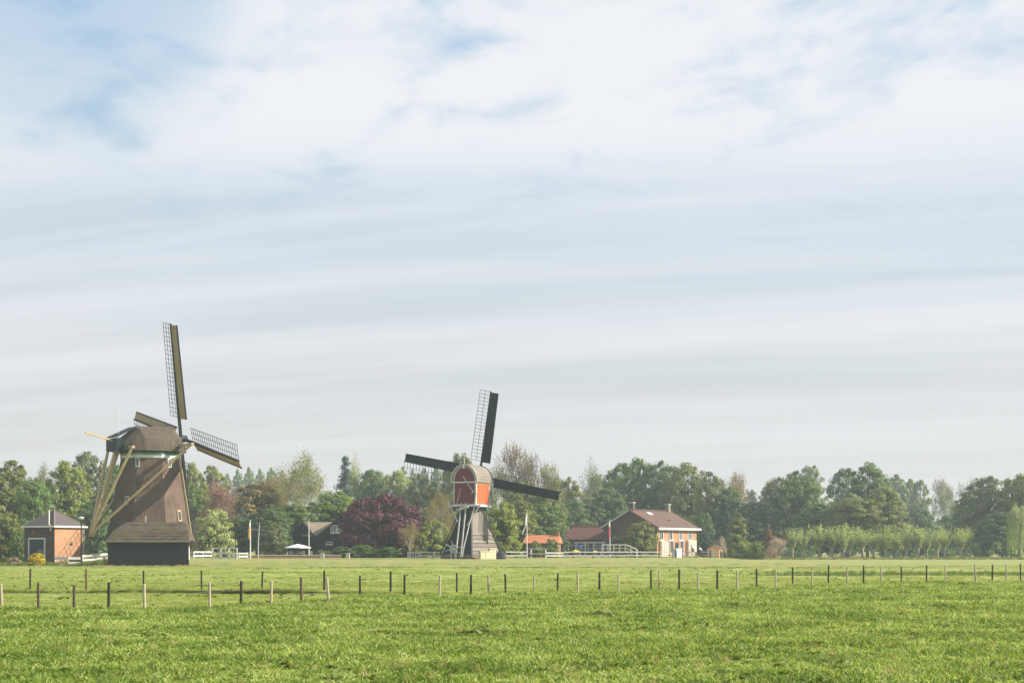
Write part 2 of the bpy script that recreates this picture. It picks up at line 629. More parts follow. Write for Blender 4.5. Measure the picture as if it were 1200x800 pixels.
M = dict(
    meadow=ground_mat(),
    road=plain('road_asphalt', (0.11, 0.10, 0.095), 0.9, 0.2, 6),
    white=plain('white_paint', (0.60, 0.60, 0.575), 0.55, 0.12, 4),
    white_old=plain('weathered_white_paint', (0.40, 0.40, 0.38), 0.6, 0.3, 6),
    tan=plain('pale_yellow_timber', (0.37, 0.295, 0.145), 0.7, 0.22, 5, (1, 1, 1)),
    board_tan=plain('oiled_sail_board', (0.30, 0.225, 0.115), 0.7, 0.25, 2.0),
    spar=plain('dark_spar', (0.016, 0.017, 0.021), 0.7, 0.3, 4, spec=0.12),
    lattice=plain('lattice_wood', (0.045, 0.042, 0.055), 0.7, 0.3, 5),
    navy=plain('dark_blue_green_paint', (0.008, 0.016, 0.023), 0.6, 0.25, 3, spec=0.12),
    black=plain('tarred_board', (0.019, 0.0185, 0.021), 0.8, 0.5, 5, (1, 1, 6), 0.4, spec=0.1),
    grey_wood=plain('weathered_grey_board', (0.175, 0.155, 0.132), 0.8, 0.25, 4, (1, 1, 8), 0.3),
    grey_wood_b=plain('browner_grey_board', (0.135, 0.115, 0.094), 0.8, 0.25, 4, (1, 1, 8), 0.3),
    thatch=thatch('reed_thatch', (0.062, 0.045, 0.037), (0.165, 0.118, 0.094)),
    thatch_cap=thatch('reed_thatch_cap', (0.046, 0.038, 0.030), (0.130, 0.105, 0.080)),
    thatch_moss=thatch('mossy_reed_thatch', (0.035, 0.031, 0.027), (0.115, 0.098, 0.078), (0.085, 0.074, 0.026)),
    thatch_dark=thatch('dark_reed_thatch', (0.018, 0.017, 0.020), (0.045, 0.042, 0.045)),
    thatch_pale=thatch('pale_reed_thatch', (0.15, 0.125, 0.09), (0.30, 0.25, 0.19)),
    teal=plain('teal_paint', (0.10, 0.24, 0.21), 0.5, 0.15),
    yellow=plain('yellow_paint', (0.52, 0.38, 0.05), 0.5, 0.12),
    maroon=plain('maroon_paint', (0.125, 0.015, 0.026), 0.5, 0.14, 3, (6, 1, 1)),
    orange_red=plain('orange_red_paint', (0.50, 0.090, 0.028), 0.5, 0.12, 3, (6, 1, 1)),
    brick_orange=brick('orange_brick', (0.36, 0.135, 0.065), (0.42, 0.185, 0.090), (0.36, 0.30, 0.24)),
    brick_hut=brick('sandy_orange_brick', (0.34, 0.152, 0.075), (0.39, 0.195, 0.100), (0.34, 0.28, 0.21)),
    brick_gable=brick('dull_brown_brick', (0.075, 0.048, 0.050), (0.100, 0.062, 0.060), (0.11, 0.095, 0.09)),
    brick_wall=brick('old_garden_brick', (0.17, 0.085, 0.065), (0.22, 0.11, 0.08), (0.2, 0.17, 0.14)),
    tile=plain('red_brown_roof_tile', (0.092, 0.053, 0.040), 0.75, 0.25, 2.5, (1, 1, 3), 0.3),
    tile_dull=plain('dull_maroon_roof_tile', (0.095, 0.038, 0.034), 0.8, 0.2, 2.5, (1, 1, 3), 0.3),
    tile_orange=plain('orange_roof_tile', (0.40, 0.15, 0.075), 0.8, 0.35, 2.5, (1, 1, 3), 0.3),
    slate=plain('grey_brown_hut_tile', (0.080, 0.071, 0.070), 0.75, 0.3, 3.0, (1, 1, 4), 0.4),
    door_teal=plain('dark_teal_door', (0.010, 0.036, 0.042), 0.4, 0.2),
    cream=plain('cream_render', (0.52, 0.46, 0.31), 0.7, 0.1),
    glass=glass_mat('window_glass'),
    glass_sky=glass_mat('bluish_window_glass', (0.10, 0.13, 0.17)),
    post_dark=plain('dark_wet_post', (0.032, 0.027, 0.023), 0.8, 0.4, 8, (1, 1, 0.3)),
    post_red=plain('reddish_post', (0.085, 0.060, 0.045), 0.8, 0.3, 8, (1, 1, 0.3)),
    post_light=plain('bleached_post', (0.36, 0.32, 0.235), 0.8, 0.3, 8, (1, 1, 0.3)),
    wire=plain('galvanised_wire', (0.20, 0.20, 0.19), 0.5, 0.1, metallic=0.3),
    bark=plain('bark', (0.075, 0.062, 0.048), 0.9, 0.35, 3),
    bark_pale=plain('pale_bark', (0.29, 0.26, 0.205), 0.9, 0.35, 3),
    bark_twig=plain('twig_bark', (0.20, 0.165, 0.125), 0.9, 0.25, 3),
    bark_white=plain('birch_bark', (0.52, 0.50, 0.46), 0.9, 0.3, 3),
    cloth_white=plain('white_cloth', (0.60, 0.61, 0.63), 0.8, 0.05),
    cloth_red=plain('red_cloth', (0.40, 0.03, 0.05), 0.8, 0.08),
    cloth_blue=plain('blue_cloth', (0.02, 0.08, 0.42), 0.8, 0.08),
    cloth_orange=plain('orange_cloth', (0.62, 0.30, 0.06), 0.8, 0.08),
    cloth_yellow=plain('yellow_cloth', (0.68, 0.55, 0.04), 0.8, 0.08),
    cloth_dark=plain('dark_cloth', (0.025, 0.03, 0.045), 0.8, 0.08),
    skin=plain('skin', (0.48, 0.28, 0.20), 0.6, 0.05),
    rubber=plain('black_rubber', (0.015, 0.015, 0.015), 0.7, 0.1),
    metal_grey=plain('grey_metal', (0.40, 0.41, 0.42), 0.45, 0.08),
    shed=plain('peach_shed_board', (0.60, 0.34, 0.19), 0.7, 0.14, 5, (1, 1, 7)),
    stone=plain('pale_stone', (0.50, 0.47, 0.40), 0.9, 0.2),
)

L = dict(
    olive=leaf_mat('leaf_olive', (0.186, 0.217, 0.058)),
    yellow=leaf_mat('leaf_yellow_green', (0.211, 0.258, 0.058)),
    green=leaf_mat('leaf_green', (0.128, 0.207, 0.054)),
    bright=leaf_mat('leaf_bright_green', (0.167, 0.256, 0.038)),
    dark=leaf_mat('leaf_dark_green', (0.098, 0.160, 0.062)),
    darkblue=leaf_mat('leaf_blue_conifer', (0.041, 0.087, 0.063), trans=0.1),
    pale=leaf_mat('leaf_pale_green', (0.292, 0.340, 0.137)),
    grey=leaf_mat('leaf_grey_green', (0.173, 0.207, 0.094)),
    brown=leaf_mat('leaf_budding_brown', (0.240, 0.193, 0.077)),
    plum=leaf_mat('leaf_plum', (0.257, 0.137, 0.115), warm=(1.2, 0.8, 0.8)),
    copper=leaf_mat('leaf_copper', (0.085, 0.026, 0.042), trans=0.2, warm=(1.5, 0.6, 0.7)),
    willow=leaf_mat('leaf_willow', (0.315, 0.415, 0.135), trans=0.45),
    blossom=leaf_mat('blossom', (0.42, 0.33, 0.24), warm=(1, 0.95, 0.85)),
    rust=leaf_mat('leaf_rust_hedge', (0.240, 0.137, 0.052)),
    gold=leaf_mat('flower_yellow', (0.58, 0.46, 0.012), var=0.3, trans=0.25, warm=(1.05, 1.0, 0.5)),
)


# ------------------------------------------------------------------ ground
def frange(a, b, s):
    out = []
    while a < b - 1e-6:
        out.append(a)
        a += s
    return out


def build_ground():
    ys = (frange(-40, 15, 11) + frange(15, 60, 1.2) + frange(60, 62.6, 0.5) + frange(62.6, 66.6, 0.11) + frange(66.6, 100, 1.6)
          + frange(100, 124, 1.0) + frange(124, 150, 2.0) + frange(150, 182, 1.0) + frange(182, 300, 6) + frange(300, 1500, 100) + [1500])
    xs = [-900, -600, -400, -300, -220, -170] + frange(-130, -62, 4) + frange(-62, 66, 1.0) + frange(66, 130, 4) + [130, 170, 220, 300, 400, 600, 900]
    nx = len(xs)
    v, soil, lush = [], [], []
    for y in ys:
        for x in xs:
            z = ground(x, y)
            v.append((x, y, z))
            d = y - ditch_y(x)
            w = 1.0 - sstep(-9.0, -3.0, x)
            s = w * sstep(-0.3, -0.12, d) * (1 - sstep(0.52, 0.72, d))
            soil.append(s)
            wr = sstep(17, 24, x) * sstep(104, 108, y) * (1 - sstep(119, 126, y))
            lush.append(max(wr * 0.85, 0.6 * (1 - sstep(-50, -42, x)) * sstep(162, 164, y) * (1 - sstep(170, 174, y))))
    f = []
    for j in range(len(ys) - 1):
        for i in range(nx - 1):
            a = j * nx + i
            f.append((a, a + 1, a + 1 + nx, a + nx))
    me = bpy.data.meshes.new('ground')
    me.from_pydata(v, [], f)
    me.update()
    for p in me.polygons:
        p.use_smooth = True
    for nm, data in (('soil', soil), ('lush', lush)):
        at = me.attributes.new(nm, 'FLOAT', 'POINT')
        at.data.foreach_set('value', data)
    me.materials.append(M['meadow'])
    o = bpy.data.objects.new('ground', me)
    C.objects.link(o)
    tag(o, 'flat green meadow land reaching back to the trees', 'meadow', kind='structure')
    # the lane on the bank
    v, f = [], []
    xx = frange(-160, 32, 4)
    for i, x in enumerate(xx):
        for y in (212.0, 213.5, 215.5, 217.0):
            v.append((x, y, ground(x, y) + 0.03))
    for i in range(len(xx) - 1):
        for k in range(3):
            a = i * 4 + k
            f.append((a, a + 4, a + 5, a + 1))
    mb = MB()
    mb.add(v, f)
    r = mb.build('road', M['road'])
    tag(r, 'narrow lane along the bank behind the white rails', 'road', kind='structure')


build_ground()

# ------------------------------------------------------------------ pasture fences
FRONT = [(-42, 684, 713, 'd'), (2, 684, 711, 'l'), (45, 682, 712, 'r'), (87, 685, 711, 'r'), (127, 682, 712, 'd'), (169.5, 684, 714, 'l'), (246, 682, 711, 'l'),
         (282, 680, 708, 'd'), (317.5, 680, 708, 'l'), (353.5, 676, 704, 'm'), (386, 676, 702, 'l'), (422, 674, 697, 'd'), (473.5, 673, 697, 'd'),
         (515, 674, 697, 'l'), (551.5, 673, 696, 'd'), (572.5, 674, 696, 'l'), (592.5, 672, 696, 'd'), (625.5, 674, 693, 'l'), (653.5, 671, 693, 'd'),
         (677.5, 671, 694, 'l'), (702, 670, 692, 'd'), (725, 672, 692, 'l'), (763, 667, 690, 'd'), (772, 668, 690, 'l'), (796, 667, 690, 'd'),
         (818, 670, 691, 'l'), (840.5, 668, 690, 'd'), (864, 668, 691, 'l'), (887, 666, 688, 'd'), (909, 667, 689, 'l'), (929, 664, 685, 'd'),
         (951.5, 664, 684, 'l'), (970.5, 662, 683, 'd'), (993, 664, 684, 'l'), (1012, 662, 682.5, 'd'), (1033, 663, 682.5, 'l'), (1056.5, 663, 681.5, 'd'),
         (1086, 662, 682, 'd'), (1108, 662, 681, 'l'), (1144, 661, 681.5, 'l'), (1163, 661, 680, 'd'), (1179.5, 661, 680.5, 'l'), (1196, 660, 680, 'd'),
         (1216, 660, 679.5, 'l'), (1238, 659.5, 679, 'd')]
BACK = [(-31, 666, 694, 'd'), (35.5, 666, 694, 'd'), (101, 666, 694.5, 'r'), (168, 668, 695, 'd'), (236.5, 668, 694, 'd'), (307, 669, 695, 'd'),
        (380, 668, 694.5, 'd'), (457.5, 669, 696, 'd'), (535.5, 671, 696, 'd')]


def pasture_fence(data, label, seed, fixD=None):
    rnd = random.Random(seed)
    first = data[0]
    base = []
    for (x, yt, yb, tone) in data:
        D = fixD + rnd.uniform(-0.1, 0.1) if fixD else CAMH * F / (yb + 1.5 - HY)
        X = px(x, D)
        base.append((X, D, ground(X, D), pz(yt, D), tone, x))
    mid = base[len(base) // 2]
    root = empty('pasture_fence', (mid[0], mid[1], mid[2]), label, 'fence')
    o = Vector(root.location)
    tops = []
    for (X, D, g, zt, tone, x) in base:
        h = zt - g
        r = rnd.uniform(0.040, 0.052)
        lx, ly = rnd.uniform(-0.025, 0.025), rnd.uniform(-0.03, 0.03)
        if x == 386:
            lx = -0.10
        if x == 1144:
            lx = -0.09
        p0 = Vector((X, D, g - 0.25)) - o
        p1 = Vector((X + lx, D + ly, zt)) - o
        mb = MB()
        q = p1 - p0
        mb.tube([p0, p0 + q * 0.5 + Vector((rnd.uniform(-.008, .008), 0, 0)), p1 - Vector((0, 0, 0.012)), p1], [r * 1.04, r, r * 0.97, r * 0.82], 10)
        mt = {'d': 'post_dark', 'l': 'post_light', 'r': 'post_red', 'm': 'post_red'}[tone]
        mb.build('post', M[mt], root, smooth=False)
        tops.append((p0 + q * (0.25 / q.length), p1, r))
    for frac in (0.93, 0.62, 0.33):
        mb = MB()
        for (a0, a1, ra), (b0, b1, rb) in zip(tops[:-1], tops[1:]):
            pa = a0.lerp(a1, frac) + Vector((0, -ra * 0.9, 0))
            pb = b0.lerp(b1, frac) + Vector((0, -rb * 0.9, 0))
            md = pa.lerp(pb, 0.5) - Vector((0, 0, 0.012))
            mb.tube([pa, md, pb], 0.003, 4, cap=False)
        mb.build('wire', M['wire'], root)
    return root


pasture_fence(FRONT, 'wire fence of mixed pale and dark round posts at the edge of the rough grass', 3)
pasture_fence(BACK, 'wire fence of thin dark posts standing along the ditch', 5, fixD=66.2)


# ------------------------------------------------------------------ windmill parts
def make_sails(root, hub, psi, tau, phi, Rr, r0, lat_w, board_w, rung, mats, beta=(2, 8), gamma=22.0, n_long=2, stock=0.34, bar=0.05, order=(0, 1, 2, 3)):
    a_h = Vector((math.sin(R(psi)), math.cos(R(psi)), 0))
    h = Vector((math.cos(R(psi)), -math.sin(R(psi)), 0))
    v = -a_h * math.sin(R(tau)) + Vector((0, 0, math.cos(R(tau))))
    a = a_h * math.cos(R(tau)) + Vector((0, 0, math.sin(R(tau))))
    hub = Vector(hub)
    for k in order:
        al = R(phi + 90 * k)
        d = v * math.cos(al) + h * math.sin(al)
        q = -h * math.cos(al) + v * math.sin(al)
        c = hub + a * (0.16 if k % 2 else -0.16)
        st = MB()
        st.beam(c - d * 0.2, c + d * Rr, stock, stock * 0.9, a, stock * 0.45, stock * 0.5)
        sail = st.build('sail', mats['spar'], root)
        lat = MB()
        nr = int((Rr - r0) / rung)
        edge = [[] for _ in range(n_long)]
        for i in range(nr + 1):
            t = i / nr
            r = r0 + (Rr - 0.1 - r0) * t
            be = R(beta[0] + (beta[1] - beta[0]) * t)
            qq = q * math.cos(be) + a * math.sin(be)
            p0 = c + d * r
            lat.beam(p0, p0 + qq * lat_w, bar, bar, d)
            for j in range(n_long):
                edge[j].append(p0 + qq * (lat_w * (j + 1) / n_long))
        for e in edge:
            for p0, p1 in zip(e[:-1], e[1:]):
                lat.beam(p0, p1, bar, bar, a)
        lo = lat.build('lattice', mats['lattice'], sail)
        lo['kind'] = 'stuff'
        # leading board: three planks end to end, twisted with the sail
        bd = MB()
        ring = []
        nseg = 8
        for i in range(nseg + 1):
            t = i / nseg
            r = r0 - 0.15 + (Rr - r0) * t
            g = R(gamma[0] + (gamma[1] - gamma[0]) * t) if isinstance(gamma, tuple) else R(gamma)
            bdir = -q * math.cos(g) + a * math.sin(g)
            nrm = d.cross(bdir).normalized()
            p0 = c + d * r + bdir * (stock * 0.3)
            w = board_w * (1.0 - 0.08 * t)
            p1 = p0 + bdir * w
            th = nrm * 0.03
            ring.append([tuple(p0 - th), tuple(p1 - th), tuple(p1 + th), tuple(p0 + th)])
        bd.rings(ring)
        bd.build('leading_board', mats['board'], sail)
        if mats.get('edge'):
            eb = MB()
            e0, e1 = [(Vector(ring[i][1]) + Vector(ring[i][2])) / 2 for i in (0, nseg)]
            bdir = (Vector(ring[0][1]) - Vector(ring[0][0])).normalized()
            eb.beam(e0 + bdir * 0.09, e1 + bdir * 0.09, 0.17, 0.14, a)
            eb.build('edge_batten', mats['edge'], sail)
    return a, h, v


def octagon(r, z, rot=22.5 + 13.0, cx=0, cy=0):
    # r is the apothem (distance to the flat side)
    rr = r / math.cos(math.pi / 8)
    return [(cx + rr * math.cos(R(rot + 45 * i)), cy + rr * math.sin(R(rot + 45 * i)), z) for i in range(8)]


def thatched_mill():
    D = 175.0
    X = px(176, D)
    g = ground(X, D)
    k = D / F
    root = empty('thatched_windmill', (X, D, g), 'tall brown thatched octagonal windmill with pale yellow tail beams', 'windmill')
    Z = lambda y: pz(y, D) - g
    # brick base, white plinth band
    b = MB()
    b.rings([octagon(4.75, -0.3), octagon(4.72, 1.55)])
    b.build('plinth', M['white'], root)
    b = MB()
    b.rings([octagon(4.70, 1.55), octagon(4.66, 2.7)])
    b.build('brick_base', M['brick_orange'], root)
    # thatched tower: concave flare at the foot
    prof = [(5.42, 2.30), (5.05, 3.2), (4.68, 4.6), (4.42, 6.2), (4.12, 8.0), (3.82, 9.8), (3.60, 11.2), (3.42, Z(538))]
    t = MB()
    t.rings([octagon(r, z) for r, z in prof])
    tower = t.build('tower', M['thatch'], root)
    # fine thatch undulation
    b = MB()
    b.rings([octagon(3.50, Z(538)), octagon(3.50, Z(534.6))])
    b.build('white_band', M['white'], root)
    b = MB()
    b.rings([octagon(3.53, Z(534.6)), octagon(3.53, Z(531.6))])
    b.build('teal_band', M['teal'], root)
    b = MB()
    ring = [(3.62 * math.cos(i * math.pi / 12), 3.62 * math.sin(i * math.pi / 12)) for i in range(24)]
    b.rings([[(x, y, Z(531.6)) for x, y in ring], [(x * 1.02, y * 1.02, Z(530.0)) for x, y in ring]])
    b.build('yellow_curb', M['yellow'], root)
    # small windows in the tower: position by facet angle, frame + pane
    def tower_window(facet, z, w, h, off, mat):
        fa = R(facet + 13.0)
        r = np.interp(z, [p[1] for p in prof], [p[0] for p in prof])
        r2 = np.interp(z + h, [p[1] for p in prof], [p[0] for p in prof])
        n = Vector((math.cos(fa), math.sin(fa), 0))
        s = Vector((-math.sin(fa), math.cos(fa), 0))
        m = MB()
        c0 = n * (r - 0.05) + s * off + Vector((0, 0, z))
        c1 = n * (r2 - 0.05) + s * off + Vector((0, 0, z + h))
        m.beam(c0, c1, w, 0.34, n)
        fr = m.build('window', M[mat], root)
        m = MB()
        m.beam(c0.lerp(c1, 0.12) + n * 0.1, c0.lerp(c1, 0.88) + n * 0.1, w * 0.6, 0.2, n)
        m.build('pane', M['glass'], fr)
    tower_window(-90, Z(549), 0.5, 1.15, -2.0 + 0.6, 'white_old')
    tower_window(-45, Z(549), 0.5, 1.1, -0.3, 'white')
    tower_window(-45, Z(611), 0.6, 1.35, 0.35, 'tan')
    tower_window(-135, Z(593), 0.6, 1.1, 0.6, 'white_old')

    # cap
    psi = 53.0
    Mx = rotz(-psi)
    zb = Z(530.0)
    def section(s, w, hgt, drop=0.0, flare=0.0):
        pts = []
        n = 6
        for i in range(n + 1):
            t = math.pi * i / n
            x = w * math.cos(t)
            zz = hgt * (math.sin(t) ** 1.05)
            # pointed ridge
            zz *= 1.0 + 0.06 * (1 - abs(math.cos(t)))
            pts.append((x, s, zb - drop + zz))
        return pts
    secs = [section(-4.05, 2.3, 1.35), section(-3.3, 3.05, 1.95), section(-2.0, 3.75, 2.95), section(-0.4, 4.05, 3.0), section(1.2, 4.0, 3.15), section(2.3, 3.55, 3.3), section(3.2, 2.8, 2.35), section(3.9, 1.9, 1.4)]
    c = MB(Mx)
    c.rings(secs, wrap=True)
    cap = c.build('cap', M['thatch_cap'], root, smooth=False)
    c = MB(Mx)
    c.rings([[(x * 1.01, y, zb - 0.22) for x, y in [(3.7 * math.cos(t * math.pi / 12), 3.7 * math.sin(t * math.pi / 12)) for t in range(24)]],
             [(x, y, zb + 0.05) for x, y in [(3.75 * math.cos(t * math.pi / 12), 3.75 * math.sin(t * math.pi / 12)) for t in range(24)]]])
    c.build('cap_rim', M['spar'], cap)
    # rear weatherboard: dark sheet sloping from the ridge down to the tail box
    c = MB(Mx)
    c.add([(-1.5, -2.2, zb + 2.98), (1.5, -2.2, zb + 2.98), (2.0, -5.0, zb + 1.55), (-2.0, -5.0, zb + 1.55),
           (-1.5, -2.2, zb + 3.06), (1.5, -2.2, zb + 3.06), (2.0, -5.0, zb + 1.66), (-2.0, -5.0, zb + 1.66)],
          [(0, 1, 2, 3), (7, 6, 5, 4), (0, 4, 5, 1), (1, 5, 6, 2), (2, 6, 7, 3), (3, 7, 4, 0)])
    c.build('rear_weatherboard', M['navy'], cap)
    c = MB(Mx)
    c.box((0, -4.55, zb + 0.75), (3.2, 0.85, 1.5))
    c.build('tail_box', M['navy'], cap)
    # axle and hub
    hub = Mx @ Vector((0, 4.2, Z(512.5)))
    a_h = Vector((math.sin(R(psi)), math.cos(R(psi)), 0.2)).normalized()
    c = MB()
    c.tube([hub - a_h * 2.4, hub - a_h * 0.4, hub + a_h * 0.62], [0.32, 0.36, 0.36], 10)
    c.build('axle', M['spar'], root)
    c = MB()
    c.tube([hub + a_h * -0.45, hub + a_h * 0.45], [0.48, 0.46], 8)
    c.build('hub', M['lattice'], root)
    make_sails(root, hub, psi, 12.0, 14.0, 14.45, 2.75, 1.95, 0.86, 0.55,
               dict(spar=M['spar'], lattice=M['lattice'], board=M['board_tan'], edge=M['spar']), beta=(-6, -2), gamma=(28, 20), n_long=3, bar=0.05, stock=0.36)
    # beams that carry the tail: front beam, rear beam, tail pole, braces
    L_ = lambda x, y, z: Mx @ Vector((x, y, z))
    def to_local(pxx, pyy, DD):
        return Vector((px(pxx, DD) - X, DD - D, pz(pyy, DD) - g))
    tail = to_local(105.5, 629, 169.9)
    wheel_z = tail.z
    fb_n, fb_f = L_(6.5, 2.5, zb + 0.75), L_(-6.5, 2.5, zb + 0.75)
    rb_n, rb_f = L_(3.2, -3.6, zb + 0.35), L_(-4.5, -3.6, zb + 0.35)
    m = MB()
    m.beam(fb_n + (fb_n - fb_f) * 0.03, fb_f, 0.34)
    m.build('front_cross_beam', M['tan'], root)
    m = MB()
    m.beam(rb_n + (rb_n - rb_f) * 0.05, rb_f, 0.32)
    m.build('rear_cross_beam', M['tan'], root)
    m = MB()
    m.beam(L_(0, -4.2, zb + 0.2), tail + Vector((0, 0, -0.35)), 0.52, 0.52, (0, 0, 1), 0.44, 0.44)
    m.build('tail_pole', M['tan'], root)
    for nm, p in (('long_brace', fb_n), ('long_brace', fb_f), ('short_brace', rb_n), ('short_brace', rb_f)):
        m = MB()
        m.beam(p, tail + (p - tail) * 0.02 + Vector((0, 0, 0.25)), 0.27, 0.27, (0, 0, 1), 0.25, 0.25)
        m.build(nm, M['tan'], root)
    m = MB()
    m.beam(L_(2.6, 2.6, zb + 0.1), Vector((5.25, -1.05, 3.1)), 0.2, 0.2)
    m.build('storm_lath', M['tan'], root)
    m = MB()
    m.beam(L_(0.4, -4.2, zb + 1.05), L_(1.2, -8.6, zb + 2.0), 0.2, 0.2)
    m.build('rear_boom', M['tan'], root)
    # winch at the tail
    m = MB()
    m.tube([tail + Vector((-0.35, 0.3, -0.1)), tail + Vector((0.35, -0.3, -0.1))], 0.2, 8)
    m.tube([tail + Vector((0, 0, -0.3)), Vector((tail.x, tail.y, -0.15))], 0.09, 6)
    m.build('winch', M['post_red'], root)
    # lightning rod
    m = MB()
    p = to_local(139, 519, 172)
    m.tube([p, p + Vector((0, 0, 4.0))], 0.025, 5)
    m.build('lightning_rod', M['white'], root)


def annex():
    D = 156.5
    X = px(174, D)
    g = ground(X, D)
    root = empty('tarred_shed', (X, D, g), 'low black tarred shed with mossy thatched roof in front of the thatched windmill', 'shed', rz=R(12))
    w2, dp = 4.32, 4.6
    ze = pz(633.5, D) - g
    zr = pz(611, D) - g
    m = MB()
    m.box((0, dp / 2, ze / 2 - 0.15), (2 * w2 - 0.1, dp - 0.1, ze + 0.3))
    m.build('wall', M['black'], root)
    # horizontal tarred boards, each overlapping the one below
    nb = 11
    bh = ze / nb
    rnd = random.Random(4)
    for i in range(nb):
        z0 = i * bh
        m = MB()
        j = rnd.uniform(-0.02, 0.02)
        m.beam((-w2 - 0.02 + abs(j), -0.06, z0 + bh / 2), (w2 + 0.02, -0.06 + j * 0.2, z0 + bh / 2 + j * 0.4), 0.055, bh * 1.0 - 0.012)
        m.build('plank', M['black'], root)
    # thatch roof: hipped at the left, cut short at the right
    e = 0.22
    m = MB()
    base = [(-w2 - e, -e, ze), (w2 + 0.05, -e, ze), (w2 + 0.05, dp + e, ze), (-w2 - e, dp + e, ze)]
    low = [(x, y, z - 0.22) for x, y, z in base]
    midr = [(-w2 + 0.65, 0.75, ze + 1.25), (w2 - 0.06, 0.75, ze + 1.2), (w2 - 0.06, dp - 0.75, ze + 1.2), (-w2 + 0.65, dp - 0.75, ze + 1.25)]
    top = [(-w2 + 1.95, dp * 0.42, zr - 0.03), (w2 - 0.45, dp * 0.42, zr), (w2 - 0.45, dp * 0.58, zr), (-w2 + 1.95, dp * 0.58, zr - 0.03)]
    m.rings([low, base, midr, top])
    roof = m.build('roof', M['thatch_moss'], root)
    # courses of thatch standing proud
    for i in range(5):
        t = (i + 0.6) / 5.4
        y = -e + (0.75 + e) * min(1, t * 1.55) + max(0, t - 0.645) / 0.355 * (dp * 0.42 - 0.75)
        z = ze + 1.22 * min(1, t * 1.55) + max(0, t - 0.645) / 0.355 * (zr - ze - 1.22)
        xl = -w2 - e + 0.87 * min(1, t * 1.55) + max(0, t - 0.645) / 0.355 * 1.3 + 0.15
        m = MB()
        pts = []
        n = 14
        for q in range(n + 1):
            x = xl + (w2 - 0.25 - xl) * q / n
            pts.append((x, y + rnd.uniform(-0.03, 0.03), z + rnd.uniform(-0.06, 0.05)))
        m.tube(pts, 0.035, 5)
        m.build('thatch_course', M['thatch_moss'], roof)
    m = MB()
    m.beam((-w2 - e - 0.02, -e - 0.05, ze - 0.05), (w2 + 0.06, -e - 0.05, ze - 0.05), 0.06, 0.14)
    m.build('eaves_board', M['grey_wood'], root)
    m = MB()
    m.box((-0.4, dp * 0.5, zr + 0.28), (0.16, 0.16, 0.75))
    m.build('vent_pipe', M['metal_grey'], root)


